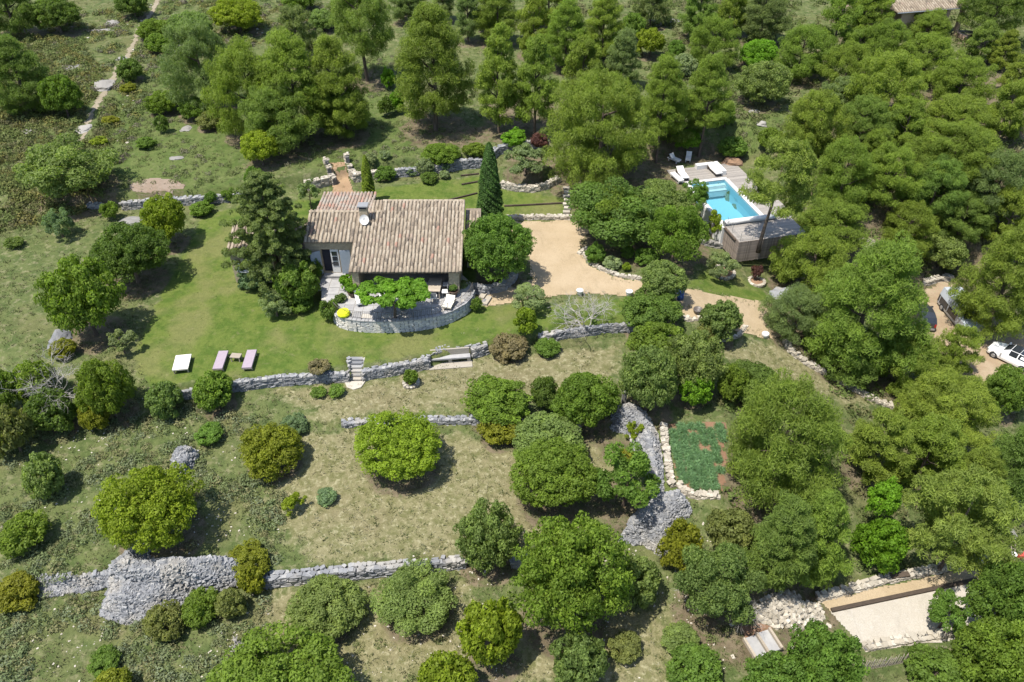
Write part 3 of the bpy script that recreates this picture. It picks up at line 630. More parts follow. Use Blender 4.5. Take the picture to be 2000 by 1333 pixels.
def crown_loose(seed, r, a, nleaf, L=.16, W=.1, nc=42):
    r_ = np.random.default_rng(seed); d = sphere_dirs(nc, r_, -.6)
    P = d * np.array([r, r, a]) * (r_.uniform(.35, .95, nc))[:, None]; RC = r * r_.uniform(.14, .27, nc)
    V, t = clump_leaves(P, RC, nleaf, r_, L, W, rnd_n=.8); return tri_mesh('loose_crown', V, t)
def crown_pine(seed, r, a, nleaf, L=.30, W=.05, nl=30, cone=0.0):
    """limbs round a trunk, each ending in a spray of small upright needle plumes"""
    r_ = np.random.default_rng(seed); P = []; RC = []
    ex = r_.uniform(.74, 1.12, 8); pr = np.clip(.115 * r, .26, .5)
    for i in range(nl):
        az = i * 2.39996 + r_.uniform(-.45, .45); h = -.85 + 1.78 * (i + .5) / nl + r_.uniform(-.08, .08)
        env = math.sqrt(max(.03, 1 - max(h, 0) ** 2.0 - (max(-h, 0) * .9) ** 3.0)) * (1 - cone * max(0, h + .3)) * ex[int((az % 6.283) / 6.283 * 8) % 8] * r_.uniform(.82, 1.06)
        tip = np.array([math.cos(az) * env * r, math.sin(az) * env * r, h * a]); base = np.array([0, 0, h * a - .30 * r * env]); tang = np.array([-math.sin(az), math.cos(az), 0])
        for f in ((.5, .74, .98) if env > .5 else (.62, .98)):
            c = base + (tip - base) * f; w = (.10 + .16 * f) * r
            for q in range(5 if f > .6 else 3):
                P.append(c + tang * r_.uniform(-1, 1) * w + np.array([0, 0, 1]) * r_.uniform(-.03, .10) * r + r_.normal(size=3) * .03 * r); RC.append(pr * r_.uniform(.7, 1.3))
    for i in range(7): P.append(np.array([r_.normal() * .13 * r, r_.normal() * .13 * r, a * r_.uniform(.72, 1.0)])); RC.append(pr)
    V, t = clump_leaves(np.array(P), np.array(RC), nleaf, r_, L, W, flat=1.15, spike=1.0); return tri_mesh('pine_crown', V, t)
def crown_cypress(seed, r, h, nleaf, L=.13, W=.07, power=.8):
    r_ = np.random.default_rng(seed); z = r_.uniform(0, 1, nleaf) ** 1.15
    prof = np.minimum(1, (1 - z) ** power * 1.15) * np.minimum(1, .72 + z * 1.6); az = r_.uniform(0, 6.283, nleaf)
    lum = 1 + .10 * np.sin(az * 5 + z * 26) * np.sin(z * 41 + az * 2) + .05 * np.sin(az * 11 + z * 90)
    rr = r * prof * lum * r_.uniform(.78, 1.03, nleaf)
    C = np.stack([rr * np.cos(az), rr * np.sin(az), z * h], -1); N = np.stack([np.cos(az), np.sin(az), np.full(nleaf, .35)], -1) + r_.normal(size=(nleaf, 3)) * .45
    al = np.stack([np.cos(az) * .3, np.sin(az) * .3, np.ones(nleaf)], -1)
    t = np.clip(.3 + 3.2 * (lum - 1) + r_.uniform(-.2, .35, nleaf), 0, 1)
    return tri_mesh('cypress_crown', leaves(C, N, L, W, r_, along=al * 1.2), t)
def crown_cedar(seed, r, h, nleaf):
    r_ = np.random.default_rng(seed); P = []; RC = []; n = 110; sec = r_.uniform(.72, 1.12, (5, 7))
    for i in range(n):
        z = ((i + .5) / n) ** 1.15; az = i * 2.4 + r_.uniform(-.3, .3); env = min(1, 1.12 * (1 - z) ** .62) * r * sec[min(4, int(z * 5)), int(az % 6.283 / 6.283 * 7) % 7] * r_.uniform(.8, 1.1) + .12
        for f in (.4, .6, .8, 1.0):
            P.append((math.cos(az) * env * f + r_.normal() * .1, math.sin(az) * env * f + r_.normal() * .1, z * h * .97 + .22 * env * f * (1 - f * .5))); RC.append(r_.uniform(.28, .5) * (1.2 - .4 * f) * (1 - .35 * z))
    V, t = clump_leaves(np.array(P), np.array(RC), nleaf, r_, .22, .08, flat=.62, spike=1.0); return tri_mesh('cedar_crown', V, t)
def tuft_mesh(seed, r, h, n, L=.32, W=.05):
    r_ = np.random.default_rng(seed); d = sphere_dirs(n, r_, .05); C = d * np.array([r, r, h]) * r_.uniform(.55, 1, (n, 1))
    N = np.cross(d, r_.normal(size=(n, 3))) + d * .4
    return tri_mesh('spiky_foliage', leaves(C, N, L, W, r_, along=d * 2), np.clip(r_.uniform(.2, .8, n), 0, 1))
def trunk_mesh(seed, limbs=7, r0=.055, low=.4):
    """unit height trunk: z 0..1, limbs out to radius .7"""
    r_ = random.Random(seed); mb = MB(); bx, by = r_.uniform(-.1, .1), r_.uniform(-.1, .1)
    axis = lambda z: Vector((bx * math.sin(z * 3) * .6, by * math.sin(z * 2.4) * .6, z))
    mb.tube([axis(-.06), axis(0), axis(.12), axis(.3), axis(.5), axis(.7), axis(.92)], [r0 * 1.5, r0 * 1.3, r0, r0 * .88, r0 * .7, r0 * .45, r0 * .15], 7, .5)
    for i in range(limbs):
        z = low + (.88 - low) * i / limbs; az = i * 2.4 + r_.uniform(-.4, .4); R_ = r_.uniform(.45, .8) * (1.15 - z * .6); p = axis(z)
        q = p + Vector((math.cos(az) * R_ * .5, math.sin(az) * R_ * .5, .06)); e = p + Vector((math.cos(az + .2) * R_, math.sin(az + .2) * R_, .16))
        mb.tube([p, q, e], [r0 * .3, r0 * .2, r0 * .07], 5, .5, False)
    return mb.mesh('trunk', True)
LIB = {'pine': [], 'oak': [], 'loose': []}
def lib_add(k, r, a, me): me.materials.append(M['leaf']); LIB[k].append((r, a, me))
for s in range(4): lib_add('pine', 2.1, 2.2, crown_pine(10 + s, 2.1, 2.2, 22000, .235, .043, 26, .25))
for s in range(5): lib_add('pine', 3.5, 3.1, crown_pine(20 + s, 3.5, 3.1, 47000, .25, .045, 36, .2))
for s in range(4): lib_add('pine', 5.4, 4.2, crown_pine(30 + s, 5.4, 4.2, 84000, .28, .05, 52, .1))
for s in range(3): lib_add('pine', 2.0, 3.3, crown_pine(110 + s, 2.0, 3.3, 31000, .235, .043, 44, .45))
for s in range(4): lib_add('pine', 3.3, 5.0, crown_pine(120 + s, 3.3, 5.0, 66000, .255, .046, 68, .4))
for s in range(3): lib_add('oak', .6, .5, crown_oak(40 + s, .6, .5, 2000, .11, .08, 40, .26))
for s in range(3): lib_add('oak', 1.3, 1.0, crown_oak(50 + s, 1.3, 1.0, 9000, .13, .10, 110, .19))
for s in range(3): lib_add('oak', 2.2, 1.6, crown_oak(60 + s, 2.2, 1.6, 21000, .14, .11, 210, .145))
for s in range(3): lib_add('oak', 3.2, 2.3, crown_oak(70 + s, 3.2, 2.3, 38000, .15, .115, 330, .115))
for s in range(2): lib_add('loose', .8, .7, crown_loose(80 + s, .8, .7, 2200, .13, .07, 24))
for s in range(3): lib_add('loose', 1.7, 1.4, crown_loose(85 + s, 1.7, 1.4, 8500, .15, .085, 44))
for s in range(2): lib_add('loose', 3.0, 2.1, crown_loose(90 + s, 3.0, 2.1, 20000, .17, .11, 75))
TRUNKS = [trunk_mesh(i) for i in range(4)]
for t_ in TRUNKS: t_.materials.append(M['bark'])
PICK = {}; TREES = []
def pick(kind, r, a=None):
    q = a / r if a else None
    best = min(set(x[:2] for x in LIB[kind]), key=lambda x: abs(math.log(x[0] / r)) + (1.4 * abs(math.log(x[1] / x[0] / q)) if q and kind == 'pine' else 0)); c = [x for x in LIB[kind] if x[:2] == best]
    PICK[(kind, best)] = PICK.get((kind, best), -1) + 1; return c[PICK[(kind, best)] % len(c)]
# leaf colours (linear albedo)
C_PINE = [(.140, .198, .040), (.152, .206, .040), (.122, .180, .046), (.166, .214, .042)]
LC = dict(pine=C_PINE[0], p2=C_PINE[1], p3=C_PINE[2], p4=C_PINE[3], pg=(.128, .170, .072), lime=(.162, .220, .022), oak=(.112, .172, .028), dk=(.088, .138, .032), gold=(.165, .180, .022),
          gg=(.138, .192, .066), silver=(.18, .225, .135), bright=(.115, .225, .020), decid=(.105, .176, .036), purple=(.10, .05, .055), olive=(.165, .215, .115), cyp=(.066, .128, .030), cedar=(.118, .155, .046), blue=(.125, .185, .11), brown=(.18, .16, .105), scrub=(.140, .165, .060))
def tree(kind, box, label, clear=0.0, col='oak', group=None, name=None, cat=None, base=None, dead=False, trunk=True, ax=1.0, sink=.9):
    u0, v0, u1, v1 = box; uc, vc = (u0 + u1) / 2, (v0 + v1) / 2; w = u1 - u0; h = v1 - v0
    off = clear + 1.0
    for _ in range(5):
        p = G(uc, vc, off); s = pxm(*p); dep = math.atan2(CH - p.z, math.hypot(p.x, p.y)); k, c = math.sin(dep), math.cos(dep)
        r = w / 2 / s * (.98 if kind == 'oak' else 1.05); q = (h / 2 / s) ** 2 - (r * k * .92) ** 2
        a = max(math.sqrt(q) / c if q > 0 else 0, .5 * r if kind != 'loose' else .45 * r); a = min(a, (1.75 if kind == 'pine' else 1.35) * r); off = clear + a * sink
    gz = Hs(p.x, p.y); zc_ = p.z - gz
    R0, A0, me = pick(kind, r, a); cv = LC[col] if isinstance(col, str) else col; j = rnd.uniform(.9, 1.1); cv = (cv[0] * j * rnd.uniform(.95, 1.09), cv[1] * j, cv[2] * j * .78, 1)
    small = r < 1.05 and clear < .5
    if small or not trunk:
        o = obj(name or 'shrub', me, None, None, (p.x, p.y, p.z), (0, 0, rnd.uniform(0, 6.28)), (r / R0, r / R0, a / A0)); o.color = cv
        return tag(o, label, cat or 'shrub', group)
    t = thing(name or ('pine_tree' if kind == 'pine' else 'tree' if r > 1.5 or clear > .5 else 'shrub'), label, cat or ('tree' if r > 1.5 or clear > .5 else 'shrub'), (p.x, p.y, gz), 0, group)
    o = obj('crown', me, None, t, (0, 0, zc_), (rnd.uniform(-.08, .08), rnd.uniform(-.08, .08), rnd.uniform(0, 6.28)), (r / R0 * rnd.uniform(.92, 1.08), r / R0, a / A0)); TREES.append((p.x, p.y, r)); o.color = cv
    hh = zc_ + a * (.75 if kind == 'pine' else .3); rr = r * .95
    if base is not None: b = G(*base); bo = Vector((b.x - p.x, b.y - p.y, b.z - gz)) 
    else: bo = Vector((0, 0, 0))
    tr = obj('trunk', TRUNKS[rnd.randrange(4)], None, t, bo, (0, 0, rnd.uniform(0, 6.28)), (rr, rr, hh)); return t
# ------------------------------------------------------------------ trees and shrubs, each where it stands
g_up = 'pines above the house'; g_pool = 'pines round the pool'; g_wood = 'pines of the dense wood'; g_ct = 'pines above the boules court'; g_fld = 'round oaks of the dry field'; g_left = 'oaks along the edge of the lawn'
g_scr = 'shrubs of the upper scrub'; g_low = 'shrubs of the lower slope'; g_bed = 'shrubs of the drive bed'; g_back = 'shrubs along the back lawn wall'
for kind, box, label, clear, col, grp in [
 # upper left scrub
 ('pine', (-45, -40, 72, 62), 'dark pine in the top corner above the scrub', .8, 'p3', g_up), ('oak', (58, -8, 156, 64), 'dense green oak beside the corner pine', .3, 'dk', g_scr),
 ('oak', (222, -18, 292, 34), 'dark low oak beside the top of the footpath', .2, 'dk', g_scr), ('oak', (268, 38, 334, 78), 'rounded green shrub just right of the path top', 0, 'oak', g_scr),
 ('oak', (282, 66, 336, 104), 'green shrub below the path-top shrub, touching the path', 0, 'oak', g_scr), ('oak', (328, 24, 416, 78), 'pale green tree beside the yellow-green one', .3, 'gg', g_scr),
 ('oak', (410, -4, 516, 62), 'bright yellow-green tree at the top of the meadow', .4, 'lime', g_scr), ('pine', (-28, 74, 92, 218), 'tall pine standing left of the footpath', .6, 'p3', g_up),
 ('oak', (80, 146, 160, 232), 'bushy oak tucked against the footpath pine', .2, 'oak', g_scr), ('oak', (226, 112, 282, 160), 'dark shrub with a rusty side on the path bend', 0, 'dk', g_scr),
 ('loose', (44, 270, 222, 388), 'wide silvery green oak below the footpath', .2, 'gg', g_scr), ('oak', (262, 269, 304, 291), 'small bright green bush on the meadow', 0, 'decid', g_scr),
 ('oak', (176, 266, 210, 287), 'small yellow-green bush at the foot of the path', 0, 'lime', g_scr), ('oak', (198, 226, 232, 245), 'low yellow-green bush in the grey heather', 0, 'gold', g_scr), ('oak', (284, 180, 348, 226), 'low green thicket on the meadow slope', 0, 'oak', g_scr),
 ('oak', (236, 162, 270, 182), 'yellow-green mound beside the rock slab', 0, 'gold', g_scr), ('oak', (300, 225, 330, 262), 'dark broom bush on the heather slope', 0, 'dk', g_scr),
 ('loose', (86, 406, 140, 468), 'blue-green juniper in the left grass', .1, 'blue', g_scr), ('oak', (197, 393, 233, 432), 'dark green shrub below the isolated wall', 0, 'oak', g_scr), ('oak', (8, 462, 48, 486), 'dark shrub at the picture edge in the grass', 0, 'dk', g_scr),
 ('oak', (398, 374, 426, 401), 'clipped green bush before the meadow wall', 0, 'decid', g_back), ('oak', (430, 367, 461, 395), 'second green bush before the meadow wall, nearer the cedar', 0, 'decid', g_back), ('oak', (366, 398, 416, 421), 'low olive hedge at the top of the lawn', 0, 'oak', g_back),
 ('oak', (466, 256, 550, 320), 'round bright tree on the meadow above the cedar', .5, 'lime', None), ('oak', (474, 318, 520, 390), 'green tree just behind the cedar', .5, 'decid', None), ('loose', (580, 344, 624, 402), 'silvery tree between the cedar and the rear roof', .5, 'olive', None),
 # pines above the house
 ('pine', (322, 55, 452, 208), 'hazy grey-green pine at the edge of the meadow', 1.0, 'pg', g_up), ('pine', (414, 92, 556, 262), 'wide pine at the meadow side of the big pine clump', .8, 'pine', g_up), ('pine', (500, 70, 640, 262), 'tallest pine in the middle of the big pine clump', 1.2, 'p2', g_up),
 ('pine', (594, 80, 716, 258), 'pine on the stairway side of the big pine clump', 1.2, 'pine', g_up), ('pine', (470, 170, 612, 290), 'low spreading pine in front of the big pine clump', .8, 'p3', g_up), ('pine', (620, 175, 722, 262), 'small pine with sweeping boughs in front of the clump', .6, 'pine', g_up),
 ('pine', (534, 14, 622, 108), 'pale pine behind the big pine clump', 1.0, 'pg', g_up), ('oak', (544, -22, 620, 22), 'green oak at the top edge behind the clump', .3, 'oak', g_scr), ('pine', (640, -28, 768, 102), 'pine with a bare trunk standing in its own black shadow', 3.6, 'p3', g_up),
 ('pine', (1236, -44, 1312, 44), 'dusky pine at the top edge left of the clearing path', .6, 'pg', g_up), ('pine', (1330, -40, 1404, 66), 'dark pine at the top edge right of the clearing path', .8, 'p3', g_up), ('pine', (1350, 40, 1440, 128), 'pine just above the second tall pool pine', .8, 'pine', g_up), ('pine', (760, -60, 830, 40), 'dusky pine at the top edge beyond the great pine', .5, 'pg', g_up), ('oak', (600, 20, 660, 60), 'low grey-green bush behind the bare-trunked pine', .1, 'gg', g_scr), ('oak', (930, 20, 985, 62), 'low green bush at the rear of the open pine', .1, 'oak', g_scr), ('oak', (1150, 130, 1215, 176), 'dull green bush in the gap of the upper wood', .1, 'gg', g_scr), ('oak', (348, 190, 420, 236), 'low green thicket at the foot of the hazy pine', 0, 'oak', g_scr), ('oak', (378, 216, 440, 254), 'rough grassy bush between the hazy pine and the clump', 0, 'scrub', g_scr), ('pine', (668, -44, 720, 20), 'faint grey pine at the top edge behind the bare-trunked one', .6, 'pg', g_up), ('oak', (1396, 206, 1440, 250), 'fresh green bush on the bank beside the tall pool pine', .1, 'decid', None), ('oak', (1478, 250, 1530, 290), 'olive bush below the forest clearing rocks', .1, 'oak', None), ('oak', (742, 130, 775, 177), 'bright leafy bush beside the bare-trunked pine', .1, 'bright', None), ('pine', (764, 18, 922, 232), 'great full pine above the back lawn', 1.8, 'pine', g_up), ('oak', (758, 168, 792, 234), 'light green bush at the foot of the great pine', .1, 'bright', None),
 ('oak', (737, 180, 770, 234), 'dark juniper at the foot of the great pine', .1, 'dk', None), ('pine', (884, -30, 940, 72), 'slender pine between the great pine and the wood', 1.0, 'pg', g_up), ('pine', (634, 6, 676, 46), 'small grey-green pine at the top edge', .3, 'pg', g_up),
 ('pine', (924, 62, 1022, 236), 'open pine with a thin bare trunk above the olive bed', 1.8, 'p4', g_up), ('pine', (996, 78, 1096, 242), 'pine beside the open pine, above the purple shrub', 1.6, 'pine', g_up), ('pine', (926, -34, 1012, 76), 'pine at the top edge above the open pine', .8, 'pine', g_up),
 ('pine', (1004, -6, 1084, 100), 'pine behind the olive bed pines', .8, 'p2', g_up), ('pine', (1064, 6, 1152, 126), 'pine at the centre of the upper wood', .8, 'pine', g_up), ('pine', (1136, -14, 1226, 108), 'broad pine at the top edge of the upper wood', .6, 'p2', g_up),
 ('pine', (1094, 76, 1186, 184), 'pine directly above the great drive pine', .8, 'pine', g_up), ('pine', (1030, -48, 1116, 46), 'far pine at the top edge of the picture', .6, 'p4', g_up), ('pine', (1180, 62, 1252, 170), 'small pine beside the yellow-green forest tree', .6, 'pg', g_up), ('pine', (840, -38, 892, 34), 'far pine showing over the great pine', .6, 'pg', g_up), ('pine', (770, -38, 838, 26), 'far grey pine left of the great pine top', .6, 'pg', g_up),
 ('oak', (1242, 54, 1300, 110), 'yellow-green tree in the upper wood clearing', .3, 'lime', None), ('oak', (1210, 24, 1260, 78), 'fresh green tree behind the yellow-green one', .3, 'decid', None), ('oak', (1303, 80, 1340, 114), 'green shrub by the clearing path', 0, 'decid', None), ('oak', (1306, 106, 1362, 150), 'pale silvery shrub above the pool pines', 0, 'silver', None),
 # great drive pine and pool pines
 ('pine', (1066, 152, 1284, 346), 'largest pine, spreading beside the gravel drive', 1.6, 'pine', g_pool), ('pine', (1248, 112, 1346, 262), 'tall straight pine behind the pool deck', 3.4, 'p2', g_pool), ('pine', (1334, 114, 1434, 250), 'second tall pine behind the pool deck', 3.4, 'pine', g_pool), ('pine', (1290, 180, 1380, 280), 'low pine between the two tall pool pines', 1.0, 'p3', g_pool),
 ('oak', (1312, 248, 1378, 292), 'bright leafy tree in shade behind the pool loungers', .6, 'bright', None), ('oak', (1436, 118, 1542, 204), 'grey-green oak at the forest clearing', .3, 'gg', None), ('oak', (1440, 78, 1522, 130), 'bright green tree between the upper pines', .3, 'bright', None), ('oak', (1400, 268, 1462, 312), 'green shrub on the bank behind the pool', .1, 'decid', None),
 # dense wood
 ('pine', (1390, -34, 1470, 62), 'pine at the top edge left of the grey one', .8, 'p2', g_wood), ('pine', (1450, -40, 1542, 76), 'grey half-bare pine at the top edge', .8, 'pg', g_wood), ('pine', (1592, -8, 1684, 104), 'full pine left of the far villa', .8, 'pine', g_wood), ('pine', (1654, -48, 1742, 72), 'pine against the gable of the far villa', .8, 'p2', g_wood),
 ('pine', (1512, 54, 1624, 146), 'broad pine below the grey half-bare one', .8, 'pine', g_wood), ('pine', (1606, 88, 1702, 174), 'light-topped pine left of the golden-green one', .8, 'p4', g_wood), ('pine', (1658, 108, 1806, 234), 'broadest golden-green pine at the heart of the wood', .8, 'p4', g_wood), ('pine', (1684, 44, 1784, 128), 'pine below the far villa wall', .8, 'pine', g_wood),
 ('pine', (1756, 72, 1868, 158), 'pine below the far villa porch', .6, 'p2', g_wood), ('pine', (1782, 24, 1862, 86), 'low pine hiding the far villa wall', .2, 'pine', g_wood), ('pine', (1824, 116, 1942, 208), 'pine below the white garden cover', .6, 'p2', g_wood), ('pine', (1888, -46, 2010, 58), 'dark pine standing over the far villa corner', 2.0, 'p3', g_wood),
 ('pine', (1888, 48, 1958, 118), 'low dark pine beside the white garden cover', .4, 'p3', g_wood), ('pine', (1938, 62, 1992, 134), 'young yellow-green pine at the far clearing', .3, 'p4', g_wood), ('pine', (1526, 182, 1652, 302), 'pine standing just below the forest clearing', .8, 'p4', g_wood), ('pine', (1606, 152, 1692, 218), 'small pine above the clearing pine', .6, 'pg', g_wood),
 ('pine', (1638, 192, 1742, 280), 'dark-bodied pine under the golden-green one', .8, 'p3', g_wood), ('pine', (1796, 186, 1932, 270), 'wide pine on the far slope of the wood', .8, 'p2', g_wood), ('pine', (1922, 160, 2020, 266), 'pine cut by the picture edge on the far slope', .8, 'pine', g_wood), ('pine', (1768, 240, 1952, 344), 'large pine in the middle rows of the wood', .8, 'pine', g_wood),
 ('pine', (1676, 254, 1748, 336), 'pointed pine between larger crowns', .6, 'p2', g_wood), ('pine', (1586, 276, 1712, 402), 'tall pine right of the pool deck', .8, 'pine', g_wood), ('pine', (1674, 286, 1798, 396), 'pine in the row behind the pool-side pines', .8, 'p2', g_wood), ('pine', (1774, 310, 1892, 416), 'pine in the middle of the wood, below the large one', .8, 'p3', g_wood),
 ('pine', (1886, 296, 2016, 416), 'greyish pine at the picture edge in mid wood', .8, 'pg', g_wood), ('pine', (1726, 200, 1812, 290), 'narrow pine beside the golden-green one', .6, 'p2', g_wood), ('pine', (1548, 240, 1606, 310), 'small pine behind the pool tree', .4, 'p4', g_wood), ('pine', (1960, 110, 2030, 180), 'far pine at the picture edge below the clearing', .6, 'p2', g_wood),
 ('pine', (1550, 384, 1704, 478), 'wide pine between the pool deck and the earth bank', .6, 'pine', g_wood), ('pine', (1716, 396, 1834, 500), 'pine above the parked dark car', .6, 'p2', g_wood), ('oak', (1796, 452, 1892, 526), 'pale leafy tree above the van', .4, 'gg', None), ('pine', (1828, 378, 1936, 470), 'pine behind the pale leafy tree', .8, 'p3', g_wood), ('pine', (1926, 364, 2020, 480), 'olive-toned pine at the edge above the van', .8, 'p2', g_wood),
 ('pine', (1890, 438, 2052, 655), 'huge pine hanging over the white van', 1.2, 'pine', g_wood), ('pine', (1506, 448, 1664, 586), 'broad pine at the near corner of the pool deck', .6, 'p2', g_wood), ('pine', (1590, 468, 1802, 728), 'massive pine at the bend of the drive', .8, 'pine', g_wood), ('pine', (1500, 560, 1620, 660), 'greyish pine leaning over the drive end', .8, 'pg', g_wood),
 ('pine', (1698, 640, 1836, 764), 'young pine in front of the dark car', .3, 'p4', g_wood), ('pine', (1826, 636, 1912, 736), 'thin see-through pine in front of the van', .3, 'p4', g_wood), ('pine', (1600, 640, 1710, 740), 'low pine bough mass over the stone edging', .4, 'p3', g_wood),
 # above the boules court
 ('pine', (1408, 742, 1664, 990), 'great pine beside the lavender bed', 1.0, 'pine', g_ct), ('pine', (1652, 796, 1790, 940), 'paler pine right of the great lavender pine', .8, 'p4', g_ct), ('pine', (1750, 722, 1948, 880), 'round-topped olive-green pine below the white car', .8, 'p4', g_ct), ('pine', (1746, 812, 1886, 960), 'pine standing below the round-topped one', .8, 'p2', g_ct),
 ('pine', (1924, 806, 2040, 1015), 'dark pine cut by the picture edge above the ladder', .8, 'p3', g_ct), ('pine', (1460, 968, 1600, 1150), 'pine with grey dead twigs left of the court', .8, 'p3', g_ct), ('pine', (1526, 960, 1664, 1140), 'low sweeping pine above the court corner', .6, 'pine', g_ct), ('oak', (1672, 1000, 1772, 1124), 'bright green climbing tree above the dark bench', .2, 'bright', None), ('oak', (1696, 928, 1766, 1020), 'bright green top of the climbers against the court pines', 2.2, 'bright', None), ('oak', (1918, 716, 2010, 816), 'leafy green shrub mass below the white car', .1, 'decid', None),
 ('pine', (1860, 870, 1960, 1000), 'pine in the gap right of the court pines', .6, 'pine', g_ct), ('oak', (1408, 706, 1532, 792), 'rounded dark green tree on the earth track side', .3, 'dk', None), ('oak', (1288, 1008, 1382, 1132), 'yellowish juniper beside the rubble heap', .1, 'gold', None), ('loose', (1318, 1058, 1484, 1228), 'grey-green tree with pale dead boughs', .4, 'gg', None), ('oak', (1380, 990, 1480, 1080), 'olive shrub under the great lavender pine', .1, 'scrub', None),
 # middle
 ('oak', (893, 420, 1044, 544), 'broad flat-topped tree in the stone planter by the house', 1.2, 'decid', None), ('loose', (1112, 356, 1304, 472), 'spreading dark tree in the drive island', 1.2, 'dk', None), ('loose', (1130, 362, 1262, 462), 'denser half of the drive island canopy', 1.0, 'oak', None), ('loose', (1264, 398, 1374, 516), 'leafy round tree near the end of the drive bed', .8, 'oak', None), ('loose', (1318, 350, 1392, 425), 'thin leafy tree overhanging the pool edge', 1.6, 'decid', None), ('loose', (1240, 350, 1350, 430), 'light green tree between the island and the pool', 1.0, 'gg', None), ('loose', (1370, 408, 1416, 474), 'yellow-green climber at the pool wall', .2, 'lime', None),
 ('oak', (1142, 474, 1188, 516), 'green bush at the tip of the drive bed', 0, 'decid', g_bed), ('oak', (1211, 480, 1239, 507), 'small dark round bush in the drive bed', 0, 'decid', g_bed), ('oak', (1237, 483, 1290, 519), 'wide green bush in the drive bed', 0, 'decid', g_bed), ('oak', (1176, 500, 1216, 529), 'silver-grey bush in the drive bed', 0, 'silver', g_bed), ('oak', (1214, 512, 1233, 532), 'tiny bright bush at the drive bed edge', 0, 'lime', g_bed),
 ('oak', (1247, 508, 1342, 580), 'upper crown of dense grey-green tree by the drive', 1.2, 'gg', None), ('oak', (1210, 566, 1338, 644), 'lower dark tree against the lawn wall end', .4, 'dk', None), ('loose', (994, 552, 1068, 606), 'thin silvery young olive at the drive edge', .6, 'olive', None), ('oak', (1002, 588, 1049, 670), 'bright narrow bush on the lawn edge', .2, 'lime', None), ('oak', (1368, 583, 1450, 664), 'bush on the stone-edged mound by the drive', .3, 'gg', None), ('oak', (1355, 628, 1410, 672), 'low olive bush in front of the mound', 0, 'scrub', None),
 ('loose', (1382, 490, 1440, 546), 'small feathery olive in the stone ring', .4, 'olive', None), ('oak', (1465, 502, 1490, 558), 'purple-leaved shrub in the stone ring', .2, 'purple', None), ('oak', (1252, 628, 1312, 666), 'fresh green bush at the end of the lawn wall', 0, 'bright', None), ('oak', (953, 650, 1037, 702), 'grey-brown dry shrub beside the bench alcove', 0, 'brown', None), ('oak', (1037, 662, 1096, 698), 'low green shrub below the lawn wall', 0, 'decid', None),
 ('oak', (1208, 676, 1332, 806), 'large olive-grey tree beside the stone post', .6, 'gg', None), ('oak', (1220, 628, 1345, 722), 'tree behind the olive-grey one', .4, 'oak', None), ('oak', (1296, 650, 1412, 770), 'dark tree above the bright fig', .6, 'gg', None), ('oak', (1324, 722, 1400, 796), 'bright green fig tree shading the lavender bed', .4, 'bright', None), ('oak', (1398, 704, 1460, 792), 'dark tree between the fig and the great pine', .4, 'oak', None),
 ('loose', (984, 282, 1068, 338), 'silvery olive tree in the raised bed', .5, 'olive', None), ('oak', (980, 251, 1034, 288), 'bright vine on the upper bed wall', .2, 'bright', None), ('oak', (1030, 260, 1074, 290), 'dark purple shrub on the upper bed wall', .2, 'purple', None), ('oak', (824, 280, 900, 322), 'clipped dark green hedge mound above the back wall', 0, 'oak', g_back), ('oak', (903, 277, 952, 306), 'smaller clipped hedge mound by the tall cypress', 0, 'oak', g_back),
 ('oak', (812, 308, 850, 346), 'silvery shrub at the foot of the back wall', 0, 'silver', g_back), ('oak', (731, 324, 777, 354), 'green shrub beside the slim cypress', 0, 'decid', g_back), ('oak', (855, 314, 884, 336), 'grey-green shrub under the hedge mound', 0, 'blue', g_back), ('oak', (818, 336, 856, 358), 'dark low shrub before the silvery one', 0, 'dk', g_back), ('oak', (791, 326, 817, 345), 'small grey shrub at the back wall', 0, 'blue', g_back), ('oak', (857, 332, 880, 350), 'little grey tuft shrub on the back lawn', 0, 'silver', g_back), ('oak', (710, 298, 737, 320), 'pale shrub on the bank above the slim cypress', 0, 'silver', g_back), ('oak', (738, 294, 764, 312), 'second pale shrub on the bank above the back wall', 0, 'silver', g_back),
 # around the house
 ('oak', (540, 512, 625, 604), 'lush green bush beside the front door path', .2, 'decid', None), ('oak', (586, 500, 632, 560), 'tall green climber by the blue-grey shutter', .3, 'decid', None), ('loose', (505, 566, 568, 622), 'silvery shrub on the lawn before the house', .2, 'olive', None), ('oak', (462, 528, 530, 562), 'blue-grey low cedar-like shrub below the window', 0, 'blue', None), ('oak', (562, 578, 620, 606), 'grassy green clump at the path corner', 0, 'decid', None),
 ('oak', (624, 584, 664, 632), 'dark rosemary bush at the terrace end', 0, 'dk', None), ('oak', (886, 546, 922, 580), 'silvery shrub at the corner of the terrace', .1, 'olive', None), ('oak', (918, 578, 944, 614), 'leafy green bush below the terrace end', 0, 'decid', None), ('oak', (660, 532, 702, 570), 'bright vine on the house corner post', .8, 'bright', None),
 # left edge of the lawn
 ('oak', (271, 382, 368, 478), 'bright green tree at the head of the lawn', .5, 'lime', g_left), ('oak', (176, 436, 326, 556), 'olive-grey oak beside the bright green tree', .6, 'dk', g_left), ('oak', (86, 506, 234, 664), 'largest dark round oak at the side of the lawn', .5, 'oak', g_left), ('loose', (205, 640, 262, 688), 'small silvery olive on the lawn edge', .5, 'olive', g_left),
